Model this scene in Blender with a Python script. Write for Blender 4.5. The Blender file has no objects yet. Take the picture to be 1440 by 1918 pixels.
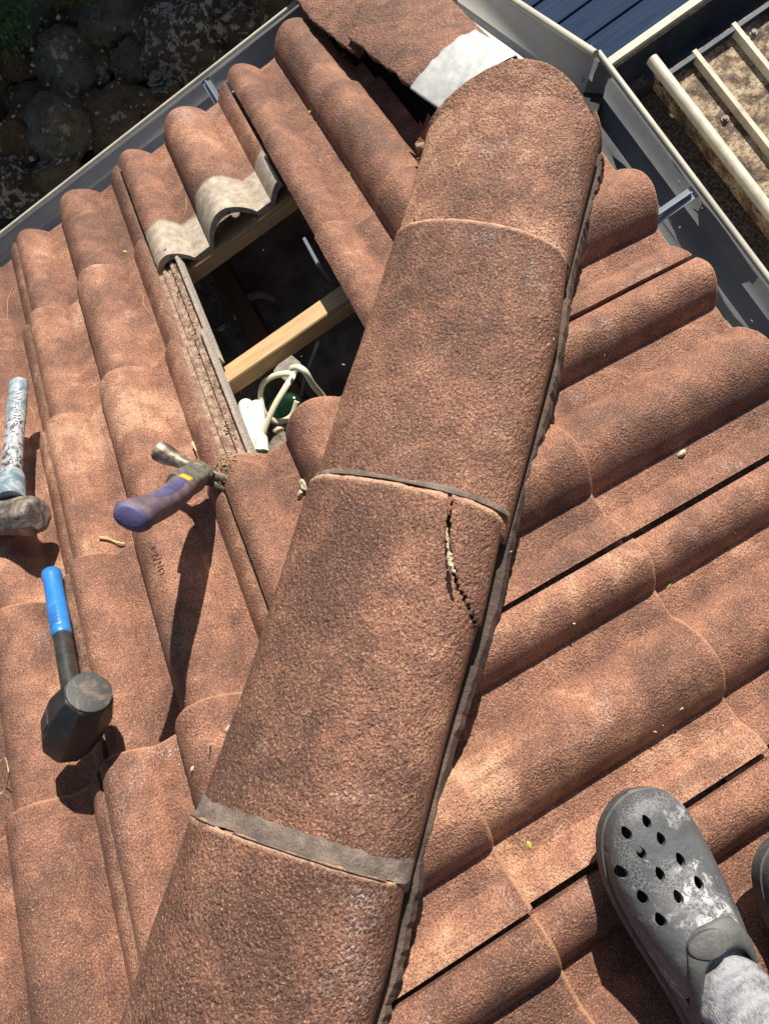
import bpy, bmesh, math, random
import numpy as np
from mathutils import Vector, Matrix, noise
random.seed(7)
SC = bpy.context.scene
COL = SC.collection
R = math.radians
# ------------------------------------------------------------------ camera, sky, sun, exposure
CAMPOS = np.array([0.68584, -1.2832, 1.46081])
def euler_zxz(a, b, c):
    ca, sa, cb, sb, cc, sc = math.cos(a), math.sin(a), math.cos(b), math.sin(b), math.cos(c), math.sin(c)
    return (np.array([[ca,-sa,0],[sa,ca,0],[0,0,1]]) @ np.array([[1,0,0],[0,cb,-sb],[0,sb,cb]]) @ np.array([[cc,-sc,0],[sc,cc,0],[0,0,1]]))
CM = euler_zxz(0.71006, 0.26778, -1.25339)
cd = bpy.data.cameras.new('camera'); cam = bpy.data.objects.new('camera', cd); COL.objects.link(cam)
mw = Matrix.Identity(4)
for i in range(3):
    for j in range(3): mw[i][j] = CM[i, j]
    mw[i][3] = CAMPOS[i]
cam.matrix_world = mw
cd.sensor_fit = 'VERTICAL'; cd.sensor_height = 24.0; cd.lens = 24.0*1441/1918
cd.clip_start = 0.02; cd.clip_end = 500
SC.camera = cam
SUN = Vector((0.55, 0.635, 0.565)).normalized()
w = bpy.data.worlds.new('World'); SC.world = w; w.use_nodes = True
nt = w.node_tree; bg = nt.nodes['Background']
sky = nt.nodes.new('ShaderNodeTexSky'); sky.sky_type = 'NISHITA'; sky.sun_disc = False
sky.sun_elevation = math.asin(SUN.z); sky.sun_rotation = math.atan2(SUN.x, SUN.y)
nt.links.new(sky.outputs[0], bg.inputs[0]); bg.inputs[1].default_value = 0.05
sl = bpy.data.lights.new('sun', 'SUN'); sl.energy = 5.0; sl.angle = R(0.5); sl.color = (1.0, 0.93, 0.83)
so = bpy.data.objects.new('sun', sl); COL.objects.link(so)
so.rotation_euler = (-SUN).to_track_quat('-Z', 'Y').to_euler(); so.location = (3, 3, 5)
SC.view_settings.view_transform = 'Standard'; SC.view_settings.look = 'None'
SC.view_settings.exposure = 0.55; SC.view_settings.gamma = 1
SC.render.resolution_x = 768; SC.render.resolution_y = 1024

# ------------------------------------------------------------------ roof frame
TH = 0.39967; G = 0.32132; XR, Y1, ZR = 1.05226, -0.66507, 0.28529
ST, CT = math.sin(TH), math.cos(TH)
nL = np.array([0, ST, CT]); nR = np.array([ST, 0, CT]); OL = np.zeros(3); OR = np.array([XR, 0, ZR])
HIPC = 1.727 + 0.0          # hip line: x - y = HIPC
def at(px, py, pl='L', h=0.0):
    """point of the place seen at a spot of the photograph: on a roof slope (L, R) raised by h, or on the level z = pl"""
    d = CM @ np.array([(px-720)/1441, -(py-959)/1441, -1.0])
    if pl == 'L': n, o = nL, OL
    elif pl == 'R': n, o = nR, OR
    else: n, o = np.array([0, 0, 1.0]), np.array([0, 0, float(pl)])
    t = ((o + n*h - CAMPOS) @ n)/(d @ n)
    return Vector(CAMPOS + d*t)
def LP(x, s, h=0.0): return Vector((x, -s*CT + h*ST, s*ST + h*CT))
def RP(y, s, h=0.0): return Vector((XR - s*CT + h*ST, y, ZR + s*ST + h*CT))

# ------------------------------------------------------------------ helpers
PM = {}
def tag(o, label=None, cat=None, group=None, kind=None):
    if label: o['label'] = label
    if cat: o['category'] = cat
    if group: o['group'] = group
    if kind: o['kind'] = kind
    return o
def empty(name, loc, label, cat, group=None):
    o = bpy.data.objects.new(name, None); COL.objects.link(o); o.location = loc; o.empty_display_size = 0.05; PM[o.name] = Matrix.Translation(Vector(loc))
    return tag(o, label, cat, group)
def mesh(name, V, Fc, mat, parent=None, origin=None, smooth=True, ang=40, M=None):
    """V world coordinates; origin: object location; M: full object matrix"""
    if M is None:
        M = Matrix.Translation(Vector(origin)) if origin is not None else (PM[parent.name].copy() if parent else Matrix.Identity(4))
    Mi = M.inverted()
    me = bpy.data.meshes.new(name)
    me.from_pydata([tuple(Mi @ Vector(v)) for v in V], [], [tuple(f) for f in Fc]); me.update()
    if mat: me.materials.append(mat)
    if smooth:
        me.shade_smooth()
        me.set_sharp_from_angle(angle=R(ang))
    o = bpy.data.objects.new(name, me); COL.objects.link(o)
    if parent:
        o.parent = parent; o.matrix_basis = PM[parent.name].inverted() @ M
    else:
        o.matrix_basis = M
    PM[o.name] = M
    return o
def grid_faces(nu, nv, closed_u=False, off=0):
    F = []
    for i in range(nv-1):
        for j in range(nu-1 if not closed_u else nu):
            a = off+i*nu+j; b = off+i*nu+(j+1) % nu
            F.append((a, b, b+nu, a+nu))
    return F
def frame(z, up=Vector((0, 0, 1))):
    z = z.normalized()
    x = up.cross(z)
    if x.length < 1e-4: x = Vector((1, 0, 0)).cross(z)
    x.normalize(); return x, z.cross(x).normalized(), z
def loft(rings, cap=True):
    """rings: list of lists of Vector, same count, closed"""
    n = len(rings[0]); V = [v for r in rings for v in r]; F = grid_faces(n, len(rings), True)
    F = [f[::-1] for f in F]
    if cap:
        F.append(tuple(range(n))); F.append(tuple(range(len(V)-1, len(V)-n-1, -1)))
    return V, F
def smoothpath(P, n):
    P = [Vector(p) for p in P]
    out = []
    m = len(P)
    for i in range(m-1):
        p0 = P[max(i-1, 0)]; p1 = P[i]; p2 = P[i+1]; p3 = P[min(i+2, m-1)]
        for k in range(n):
            t = k/n
            out.append(0.5*((2*p1)+(-p0+p2)*t+(2*p0-5*p1+4*p2-p3)*t*t+(-p0+3*p1-3*p2+p3)*t**3))
    out.append(P[-1]); return out
def tube(P, rad, n=12, flat=1.0, up=Vector((0, 0, 1)), power=1.0):
    rings = []
    for i, p in enumerate(P):
        d = (P[min(i+1, len(P)-1)]-P[max(i-1, 0)])
        x, y, z = frame(d, up)
        r = rad[i] if isinstance(rad, (list, tuple)) else rad
        fl = flat[i] if isinstance(flat, (list, tuple)) else flat
        ring = []
        for k in range(n):
            a = 2*math.pi*k/n
            c, s = math.cos(a), math.sin(a)
            c = math.copysign(abs(c)**power, c); s = math.copysign(abs(s)**power, s)
            ring.append(p + x*(r*c) + y*(r*fl*s))
        rings.append(ring)
    return loft(rings)
def box(c, sx, sy, sz, X=None, Y=None, Z=None, bev=0.0):
    X = Vector(X or (1, 0, 0)).normalized(); Y = Vector(Y or (0, 1, 0)).normalized(); Z = Vector(Z or (0, 0, 1)).normalized()
    c = Vector(c); bm = bmesh.new(); bmesh.ops.create_cube(bm, size=1)
    for v in bm.verts: v.co = Vector((v.co.x*sx, v.co.y*sy, v.co.z*sz))
    if bev: bmesh.ops.bevel(bm, geom=bm.edges[:], offset=bev, segments=2, affect='EDGES', clamp_overlap=True)
    V = [c + X*v.co.x + Y*v.co.y + Z*v.co.z for v in bm.verts]; bm.verts.index_update()
    F = [tuple(v.index for v in f.verts) for f in bm.faces]; bm.free()
    return V, F
def beam(a, b, wd, ht, up=Vector((0, 0, 1)), bev=0.002):
    a = Vector(a); b = Vector(b); x, y, z = frame(b-a, up)
    return box((a+b)/2, wd, ht, (b-a).length, X=x, Y=y, Z=z, bev=bev)
def join(*vf):
    V = []; F = []
    for v, f in vf:
        o = len(V); V += list(v); F += [tuple(i+o for i in q) for q in f]
    return V, F
def blob(c, r, seed, sub=3, amp=0.25, freq=2.0, sc=(1, 1, 1), facet=0.0, rotz=0.0):
    bm = bmesh.new(); bmesh.ops.create_icosphere(bm, subdivisions=sub, radius=1)
    rnd = random.Random(seed); cuts = [(Vector((rnd.uniform(-1, 1), rnd.uniform(-1, 1), rnd.uniform(-1, 1))).normalized(), rnd.uniform(.62, .9)) for _ in range(9)]
    V = []
    cz, sz = math.cos(rotz), math.sin(rotz)
    for v in bm.verts:
        p = v.co.copy()
        for n, d in cuts:
            k = p.dot(n)-d
            if k > 0: p -= n*k*facet
        p *= 1 + amp*noise.noise(p*freq + Vector((seed*3.1, seed*1.7, 0))) + amp*.3*noise.noise(p*freq*3.5+Vector((seed, 0, 0)))
        x, y, z = p.x*sc[0]*r, p.y*sc[1]*r, p.z*sc[2]*r
        V.append(Vector(c)+Vector((x*cz-y*sz, x*sz+y*cz, z)))
    bm.verts.index_update(); F = [tuple(v.index for v in f.verts) for f in bm.faces]; bm.free()
    return V, F

# ------------------------------------------------------------------ materials
class NM:
    def __init__(s, name, rough=0.8):
        s.m = bpy.data.materials.new(name); s.m.use_nodes = True; s.t = s.m.node_tree
        s.b = s.t.nodes['Principled BSDF']; s.b.inputs['Roughness'].default_value = rough
        s.tc = s.N('ShaderNodeTexCoord'); s.co = s.tc.outputs['Object']
    def N(s, t, **k):
        n = s.t.nodes.new(t)
        for a, b in k.items(): setattr(n, a, b)
        return n
    def L(s, a, b): s.t.links.new(a, b)
    def rnd_offset(s, k=20.0):
        oi = s.N('ShaderNodeObjectInfo'); sc = s.N('ShaderNodeVectorMath', operation='SCALE'); cx = s.N('ShaderNodeCombineXYZ')
        s.L(oi.outputs['Random'], cx.inputs[0]); s.L(oi.outputs['Random'], cx.inputs[2]); s.L(cx.outputs[0], sc.inputs[0]); sc.inputs['Scale'].default_value = k
        ad = s.N('ShaderNodeVectorMath', operation='ADD'); s.L(s.tc.outputs['Object'], ad.inputs[0]); s.L(sc.outputs[0], ad.inputs[1])
        s.rand = oi.outputs['Random']; s.co = ad.outputs[0]
    def noise(s, scale, detail=4, rough=0.55, dist=0.0, co=None):
        n = s.N('ShaderNodeTexNoise'); n.inputs['Scale'].default_value = scale; n.inputs['Detail'].default_value = detail
        n.inputs['Roughness'].default_value = rough; n.inputs['Distortion'].default_value = dist; s.L(co or s.co, n.inputs['Vector']); return n.outputs['Fac']
    def vor(s, scale, feature='F1', out='Distance', rnd=1.0, co=None):
        n = s.N('ShaderNodeTexVoronoi', feature=feature); n.inputs['Scale'].default_value = scale; n.inputs['Randomness'].default_value = rnd
        s.L(co or s.co, n.inputs['Vector']); return n.outputs[out]
    def ramp(s, f, stops, interp='LINEAR'):
        r = s.N('ShaderNodeValToRGB'); r.color_ramp.interpolation = interp; e = r.color_ramp.elements
        while len(e) < len(stops): e.new(0.5)
        for q, (p, c) in zip(e, stops):
            q.position = p; q.color = (c, c, c, 1) if not isinstance(c, tuple) else (*c, 1)
        s.L(f, r.inputs[0]); return r.outputs[0]
    def mix(s, f, a, b, mode='MIX'):
        n = s.N('ShaderNodeMix', data_type='RGBA', blend_type=mode)
        for i, q in ((0, f), (6, a), (7, b)):
            if isinstance(q, (int, float)): n.inputs[i].default_value = q if i == 0 else (q, q, q, 1)
            elif isinstance(q, tuple): n.inputs[i].default_value = (*q, 1)
            else: s.L(q, n.inputs[i])
        return n.outputs[2]
    def math(s, op, a, b=0.0, clamp=False):
        n = s.N('ShaderNodeMath', operation=op, use_clamp=clamp)
        for i, q in ((0, a), (1, b)):
            if isinstance(q, (int, float)): n.inputs[i].default_value = q
            else: s.L(q, n.inputs[i])
        return n.outputs[0]
    def sep(s, co=None):
        n = s.N('ShaderNodeSeparateXYZ'); s.L(co or s.tc.outputs['Object'], n.inputs[0]); return n.outputs
    def color(s, c):
        if isinstance(c, tuple): s.b.inputs['Base Color'].default_value = (*c, 1)
        else: s.L(c, s.b.inputs['Base Color'])
    def bump(s, h, dist=0.002, strength=1.0, prev=None):
        n = s.N('ShaderNodeBump'); n.inputs['Distance'].default_value = dist; n.inputs['Strength'].default_value = strength
        s.L(h, n.inputs['Height'])
        if prev: s.L(prev, n.inputs['Normal'])
        return n.outputs[0]
    def normal(s, n): s.L(n, s.b.inputs['Normal'])
    def rough(s, r):
        if isinstance(r, (int, float)): s.b.inputs['Roughness'].default_value = r
        else: s.L(r, s.b.inputs['Roughness'])

def tile_material(name, coarse, grey_parts, bare=.352):
    m = NM(name, 0.78); m.rnd_offset()
    big = m.noise(5.5, 2, .5, .3); mid = m.noise(26, 4, .6, .3)
    f = m.math('ADD', m.math('MULTIPLY', big, .52), m.math('MULTIPLY', mid, .48))
    f = m.math('ADD', f, m.math('MULTIPLY', m.math('SUBTRACT', m.rand, .5), .15))
    kf = .80 if coarse else 1.0
    base = m.ramp(f, [(q_, tuple(c_*kf for c_ in w_)) for q_, w_ in [(0.36, (.155, .074, .050)), (0.46, (.272, .126, .080)), (0.56, (.415, .197, .120)), (0.655, (.65, .365, .228))]])
    mp = m.N('ShaderNodeMapping'); mp.inputs['Scale'].default_value = (42, 5, 42) if not coarse else (9, 9, 9); m.L(m.co, mp.inputs[0])
    base = m.mix(m.math('MULTIPLY', m.ramp(m.noise(1.0, 5, .65, .3, co=mp.outputs[0]), [(.52, 0.0), (.70, .55)]), m.ramp(m.rand, [(.2, .5), (.9, 1.0)])), base, (.14, .075, .055))
    # granules: dark pores and pale grains
    g = m.noise(520 if not coarse else 380, 3, .7)
    base = m.mix(m.ramp(g, [(.38, .85), (.50, 0.0)]), base, (.075, .032, .022))
    base = m.mix(m.ramp(g, [(.56, 0.0), (.70, .6)]), base, (.76, .48, .31))
    # soot-dark lichen patches
    d = m.noise(15, 6, .72, .8)
    base = m.mix(m.math('MULTIPLY', m.ramp(d, [(.55, 0.0), (.70, .55)]), m.ramp(m.noise(160, 2, .6), [(.4, .35), (.6, 1.0)])), base, (.085, .045, .034))
    # chalky bloom
    wv = m.math('MULTIPLY', m.ramp(m.noise(9, 5, .6, .5), [(.61, 0.0), (.74, .8)]), m.ramp(m.noise(330, 2, .6), [(.50, 0.0), (.62, 1.0)]))
    base = m.mix(wv, base, (.62, .50, .47))
    if not grey_parts:
        an = m.N('ShaderNodeAttribute', attribute_name='edge'); base = m.mix(m.math('MULTIPLY', an.outputs['Fac'], m.ramp(m.noise(70, 4, .7), [(.35, .25), (.55, .9)])), base, (.66, .40, .26))
    if grey_parts:
        x, y, z = m.sep()
        bx = m.math('ADD', y, m.math('MULTIPLY', m.math('SUBTRACT', m.noise(22, 3), .5), .03))
        k = m.ramp(m.math('MULTIPLY', bx, -1.0), [(bare, 0.0), (bare+.009, 1.0)])
        cem = m.mix(m.ramp(m.noise(60, 5, .7), [(.35, 0.0), (.7, 1.0)]), (.28, .225, .17), (.52, .45, .36))
        base = m.mix(k, base, cem)
        fe = m.ramp(m.math('ADD', y, m.math('MULTIPLY', m.math('SUBTRACT', m.noise(120, 3), .5), .005)), [(.495, 0), (.5, 0)]) if False else None
        ye = m.math('ADD', m.math('ADD', y, .01), m.math('MULTIPLY', m.math('SUBTRACT', m.noise(90, 3), .5), .005))
        base = m.mix(m.ramp(ye, [(.0058, 0.0), (.0085, .75)]), base, (.62, .33, .19))
        kx = m.ramp(x, [(.2975, 0.0), (.2990, 1.0)])
        chan = m.mix(m.ramp(m.noise(70, 6, .75), [(.40, 0.0), (.6, 1.0)]), (.21, .115, .075), (.50, .37, .28))
        chan = m.mix(m.ramp(m.noise(190, 4, .8), [(.60, 0.0), (.66, .9)]), chan, (.05, .045, .03))
        chan = m.mix(m.ramp(x, [(.3465, 0.0), (.3485, .8)]), chan, (.46, .42, .37))
        base = m.mix(kx, base, chan)
    m.color(base)
    sc = 205 if coarse else 300
    n1 = m.noise(sc, 2, .5, .7); n2 = m.noise(sc*2.4, 3, .65, .3); n3 = m.vor(sc*1.15, 'SMOOTH_F1')
    hgt = m.math('ADD', m.math('MULTIPLY', n1, 1.0), m.math('ADD', m.math('MULTIPLY', n2, .45), m.math('MULTIPLY', n3, .45)))
    if grey_parts:
        hgt = m.math('MULTIPLY', hgt, m.math('SUBTRACT', 1.0, m.math('MULTIPLY', k, .72)))
    b0 = m.bump(m.noise(30, 3, .5), .004, .35)
    m.normal(m.bump(hgt, .0036 if coarse else .0026, 1.0, b0))
    m.rough(m.ramp(n2, [(.3, .85), (.75, .48)]))
    m.b.inputs['Specular IOR Level'].default_value = 0.45
    return m.m
def simple(name, c, rough=.6, metal=0.0, var=0.0, vscale=20, bump=0.0, bscale=100, c2=None, detail=4):
    m = NM(name, rough)
    if c2: m.color(m.mix(m.ramp(m.noise(vscale, detail, .65), [(.38, 0.0), (.62, 1.0)]), c, c2))
    else: m.color(c)
    m.b.inputs['Metallic'].default_value = metal
    if bump: m.normal(m.bump(m.noise(bscale, 4, .6), bump, 1.0))
    return m.m
M = {}
M['tile'] = tile_material('weathered_roof_tile', False, True)
M['tile_bare'] = tile_material('roof_tile_with_bare_back', False, True, .276)
M['cap'] = tile_material('weathered_ridge_cap', True, False)
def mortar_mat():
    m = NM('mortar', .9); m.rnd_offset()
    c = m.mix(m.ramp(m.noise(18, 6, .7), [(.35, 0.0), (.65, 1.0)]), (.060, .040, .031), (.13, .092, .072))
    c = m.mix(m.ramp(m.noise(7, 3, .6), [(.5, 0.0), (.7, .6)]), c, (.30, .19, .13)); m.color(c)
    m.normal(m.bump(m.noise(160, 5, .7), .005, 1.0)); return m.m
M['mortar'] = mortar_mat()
M['mortar_grey'] = simple('grey_flexible_pointing', (.105, .080, .066), .9, c2=(.235, .185, .155), vscale=38, bump=.0028, bscale=330, detail=8)
M['mortar_pale'] = simple('pale_mortar_crumb', (.42, .34, .22), .9, c2=(.62, .52, .36), vscale=120, bump=.003, bscale=200)
M['gutter'] = simple('grey_gutter_steel', (.22, .235, .255), .45, .2, c2=(.29, .30, .31), vscale=8, bump=.0006, bscale=40)
M['gutter_lip'] = simple('cream_gutter_lip', (.55, .53, .44), .45, 0, c2=(.44, .42, .35), vscale=14)
M['barge_metal'] = simple('pale_grey_barge_metal', (.52, .53, .50), .5, .1, c2=(.60, .59, .55), vscale=9)
M['bracket'] = simple('galvanised_bracket', (.30, .33, .37), .4, .6)
M['fascia'] = simple('dark_fascia', (.035, .036, .04), .7)
M['sarking'] = simple('black_roof_felt', (.018, .017, .017), .8, bump=.004, bscale=30)
def wood(name, a, b, sc=(3, 40, 40)):
    m = NM(name, .7)
    mp = m.N('ShaderNodeMapping'); mp.inputs['Scale'].default_value = sc; m.L(m.tc.outputs['Object'], mp.inputs[0])
    n = m.noise(2.2, 6, .6, .8, co=mp.outputs[0]); m.color(m.mix(m.ramp(n, [(.3, 0.0), (.7, 1.0)]), a, b))
    m.normal(m.bump(n, .002, .6)); return m.m
M['batten'] = wood('pine_batten', (.42, .25, .115), (.66, .45, .235), (5, 90, 90))
M['old_wood'] = wood('old_rafter', (.16, .085, .045), (.25, .14, .08), (40, 3, 40))
M['attic'] = simple('dusty_attic_board', (.17, .13, .10), .95, c2=(.34, .28, .22), vscale=14, bump=.008, bscale=40)
M['wall'] = simple('rendered_wall', (.42, .38, .32), .9, bump=.002, bscale=200)
M['flash'] = simple('pale_flashing', (.47, .49, .49), .42, .25, c2=(.60, .60, .57), vscale=30, bump=.0012, bscale=60)
M['cable'] = simple('cream_cable', (.78, .74, .52), .45)
M['white_plastic'] = simple('white_plastic', (.80, .78, .70), .35)
M['paper'] = simple('torn_paper', (.30, .26, .22), .9, c2=(.42, .38, .33), vscale=40, bump=.002)
def glass():
    m = NM('green_glass', .08); m.color((.04, .13, .07)); m.b.inputs['Transmission Weight'].default_value = .85; m.b.inputs['IOR'].default_value = 1.45; return m.m
M['glass'] = glass()

# ------------------------------------------------------------------ roof tiles
def prof(x):
    """height of the tile's top across its width (x = 0 .. 0.30)"""
    f = x/0.30
    if f < 0.252:
        u = 0.15 + (f/0.252)*0.85
        return 0.040*max(0, math.sin(math.pi*u))**0.8
    if f < 0.386: return 0.0
    if f < 0.761:
        u = (f-0.386)/0.375
        return 0.046*max(0, math.sin(math.pi*u))**0.76
    if f < 0.872: return 0.0
    u = (f-0.872)/0.128
    return 0.0260*math.sin(math.pi/2*min(u*1.02, 1))**0.95
XS = []
for a, b, n in ((0.0062, .0756, 12), (.0756, .1158, 4), (.1158, .2283, 20), (.2283, .2616, 4), (.2616, .2985, 7)):
    XS += [a+(b-a)*i/n for i in range(n)]
XS += [.2985]
CH = [(.2990, .001), (.3000, -.0010), (.309, -.0012), (.3105, .003), (.3165, .003), (.318, -.0015), (.3285, -.0015), (.330, .0045), (.336, .0045), (.3375, -.0015), (.3455, -.0015), (.347, .0085), (.3525, .0085), (.3535, .002)]
TT = 0.019
YS = [(0, -.0065), (-.0015, -.003), (-.004, -.001), (-.008, 0)] + [(-.008-.0165*i, 0) for i in range(1, 25)]
def tile_obj(slope, col, front, name_label, cat='roof tile', group=None, clip=None, length=0.404, jit=1.0, clipx=None, seed=0):
    rnd = random.Random(seed*77+5)
    top = [(x, prof(x)) for x in XS] + CH
    bot = [(x, max(z-.0145, -.0125) if i < len(XS) else -.0115) for i, (x, z) in enumerate(top)]
    rows = [(y, d) for y, d in YS if -y < length]
    V = []; n = len(top); so_ = Vector((seed*5.3, seed*2.9, seed))
    for y, d in rows:
        for x, z in top:
            j = 0.0016*noise.noise(Vector((x*9, y*9, 0))+so_) + .0006*noise.noise(Vector((x*60, y*60, 0))+so_)
            yy = y + (.0016*noise.noise(Vector((x*45, 7, 0))+so_) if y > -.01 else 0)
            V.append(Vector((x, yy, z + d + y*TT/G + j)))
    nr = len(rows); ob = len(V)
    for y, d in rows:
        for x, z in bot: V.append(Vector((x, y, z + y*TT/G)))
    F = []
    for i in range(nr-1):
        for j in range(n-1):
            a = i*n+j; F.append((a, a+n, a+n+1, a+1))
            a += ob; F.append((a, a+1, a+n+1, a+n))
    for j in range(n-1):
        F.append((j, j+1, ob+j+1, ob+j)); a = (nr-1)*n+j; F.append((a, ob+a, ob+a+1, a+1))
    for i in range(nr-1):
        a = i*n; F.append((a, ob+a, ob+a+n, a+n)); a = i*n+n-1; F.append((a, a+n, ob+a+n, ob+a))
    # object frame: x along the course, y down the slope, z off the roof
    if slope == 'L':
        X = Vector((1, 0, 0)); Z = Vector(nL); Y = Z.cross(X); O = LP(col, front, 0)
    else:
        X = Vector((0, -1, 0)); Z = Vector(nR); Y = Z.cross(X); O = RP(col, front, 0)
    Mx = Matrix.Identity(4)
    for i in range(3):
        Mx[i][0] = X[i]; Mx[i][1] = Y[i]; Mx[i][2] = Z[i]; Mx[i][3] = O[i]
    Mx = Mx @ Matrix.Translation((rnd.uniform(-.0012, .0012)*jit, rnd.uniform(-.003, .003)*jit, rnd.uniform(0, .0012)*jit)) @ Matrix.Rotation(R(rnd.uniform(-.35, .35)*jit), 4, 'Z')
    bm = bmesh.new()
    vs = [bm.verts.new(v) for v in V]
    for f in F: bm.faces.new([vs[i] for i in f])
    Mi = Mx.inverted()
    if clip:
        for p, nn in clip:
            co = Mi @ Vector(p); no = (Mi.to_3x3() @ Vector(nn)).normalized()
            g = bm.verts[:]+bm.edges[:]+bm.faces[:]
            r = bmesh.ops.bisect_plane(bm, geom=g, plane_co=co, plane_no=no, clear_outer=True)
            ed = [e for e in r['geom_cut'] if isinstance(e, bmesh.types.BMEdge)]
            if ed: bmesh.ops.holes_fill(bm, edges=ed)
    if clipx:   # ragged broken edge: drop faces beyond a wavy line
        kill = [f for f in bm.faces if clipx(f.calc_center_median())]
        bmesh.ops.delete(bm, geom=kill, context='FACES')
    if len(bm.faces) == 0: bm.free(); return None
    me = bpy.data.meshes.new('roof_tile'); bm.to_mesh(me); bm.free()
    me.materials.append(M['tile_bare' if 'bare grey' in name_label else 'tile']); me.shade_smooth(); me.set_sharp_from_angle(angle=R(38))
    o = bpy.data.objects.new('roof_tile', me); COL.objects.link(o); o.matrix_world = Mx
    tag(o, name_label, cat, group); PM[o.name] = Mx
    return o
LF = [0, G-.0234, 2*G-.0207, 3*G-.0109, 4*G+.0022, 5*G+.004, 6*G+.004]
RF = [0, G+.0028, 2*G+.0224, 3*G+.02, 4*G+.02, 5*G+.02]
hipL = (Vector((HIPC, 0, 0)), Vector((1, -1, 0)))
ordn = ['gutter course', 'second course above the gutter', 'third course above the gutter', 'fourth course above the gutter', 'fifth course above the gutter', 'sixth course above the gutter', 'topmost course']
Lcol = {-2: 'far left frame edge column', -1: 'left frame edge column', 0: 'column left of the hole', 1: 'hole column', 2: 'column right of the hole', 3: ''}
GL = 'roof tiles on the left slope'; GR = 'roof tiles on the right slope'
special = {(1, 0): 'red roof tile above the hole with bare grey cement back and nail hole, in gutter course',
           (1, 3): 'red roof tile directly under the hole with shadowed roll against the ridge caps',
           (0, 3): 'roof tile carrying the claw hammer, fourth course above left gutter',
           (0, 1): 'roof tile with exposed grey side channel at upper left of the hole',
           (0, 2): 'roof tile with exposed mossy side channel at lower left of the hole',
           (0, 4): 'broad orange roof tile below the claw hammer shadow, beside the fourth ridge cap',
           (2, 1): 'roof tile between the hole and the second ridge cap, upper of the two',
           (2, 2): 'cut roof tile wedge at right corner of the hole beside the second ridge cap',
           (2, 0): 'broken edged red roof tile in gutter course beside the verge tile',
           (-1, 3): 'roof tile under the blue handled mallet at left frame edge',
           (-1, 2): 'roof tile under the lump hammer at left frame edge'}
seed = 1
def ragged(lx):
    return lambda c: c.x > lx + .012*noise.noise(Vector((c.y*22, 0, 3))) + .006*noise.noise(Vector((c.y*90, 0, 1))) + (.02 if c.y < -.2 else 0)
for c in (-2, -1, 0, 1, 2):
    for r in range(7):
        seed += 1
        if c == 1 and r in (1, 2): continue
        x0 = c*.3; s0 = LF[r]
        hipx = HIPC - s0*CT
        if x0 > hipx - .05: continue
        if c == -2 and r < 1: pass
        lab = special.get((c, r), 'red brown roof tile on the left slope, %s, %s' % (ordn[r], Lcol[c]))
        cl = [(hipL[0]+Vector((-.035, 0, 0)), hipL[1])]
        tile_obj('L', x0, s0, lab, group=GL, clip=cl if x0+.36 > HIPC-(s0+.42)*CT-.05 else None, seed=seed,
                 clipx=ragged(.232) if (c == 2 and r == 0) else (ragged(.262) if (c == 2 and r == 1) else None))
hipR = (Vector((HIPC, 0, 0)), Vector((-1, 1, 0)))
Rcol = ['column beside the starter cap', 'second column from the top corner', 'third column from the top corner', 'fourth column from the top corner', 'fifth column from the top corner', 'sixth column from the top corner']
spR = {(0, 0): 'rounded red roof tile at the gutter beside the starter ridge cap', (1, 0): 'right slope gutter tile with chipped top corner beside the dark gap',
       (2, 2): 'right slope roof tile with the pitch black gap end left of the clog', (3, 2): 'roof tile under the left clog'}
for c in range(-1, 6):
    for r in range(0, 5):
        seed += 1
        y0 = Y1 - c*.3; s0 = RF[r]
        # hip on this slope at y = x - HIPC
        yb = (XR - s0*CT) - HIPC
        if y0-.3 > yb+.02: continue
        if c < 0: lab = 'small triangular cut roof tile hidden under the starter cap at right slope'
        else: lab = spR.get((c, r), 'red brown roof tile on the right slope, %s, %s' % (ordn[r], Rcol[c]))
        cl = [(hipR[0]+Vector((.035, 0, 0)), hipR[1])]
        tile_obj('R', y0, s0, lab, group=GR, clip=cl, seed=seed)

# ------------------------------------------------------------------ ridge caps along the hip
NUP = Vector(nL+nR).normalized()
HD = Vector((-1, -1, ST/CT)).normalized()            # uphill along the hip
def cap_pts(stations, nt_, nv, rise=.072, end_round=0.0, seed=0, expo=2.5, tilt=(0.018, -.001)):
    """stations: (left point, right point) from the front (downhill) to the back"""
    V = []
    for i in range(nt_):
        t = i/(nt_-1); q = t*(len(stations)-1); k = min(int(q), len(stations)-2); f = q-k
        Lp = stations[k][0].lerp(stations[k+1][0], f); Rp = stations[k][1].lerp(stations[k+1][1], f)
        c = (Lp+Rp)/2; hw = (Rp-Lp)/2
        lift = tilt[0]*(1-t)+tilt[1]*t
        lip = -.003*max(0, 1-t*nt_/2.0)**2
        for j in range(nv):
            a = math.pi*j/(nv-1); cx = -math.cos(a); sy = max(0, math.sin(a))
            cx2 = math.copysign(abs(cx)**(2/expo*1.06), cx); sy2 = sy**(2/expo)
            p = c + hw*cx2 + NUP*(rise*sy2 + lift + lip)
            if end_round:
                d = end_round*(max(0, 1-t/.35))**1.0
                # rounded tongue end: pull the corners back uphill, let the nose dip
                p += HD*(end_round*(abs(cx2)**1.75)*max(0, 1-t/.45)) - NUP*(.035*max(0, 1-t/.10)**2)
            nz = noise.noise(p*14+Vector((seed*9, 0, 0)))*.0022 + noise.noise(p*60+Vector((seed, 5, 0)))*.0009
            p += NUP*nz
            if i < 2: p += HD*(1-i*.6)*(.003*noise.noise(Vector((j*.12, seed*7, 1)))+.0015*noise.noise(Vector((j*.5, seed*3, 1))))
            V.append(p)
    return V
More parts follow.
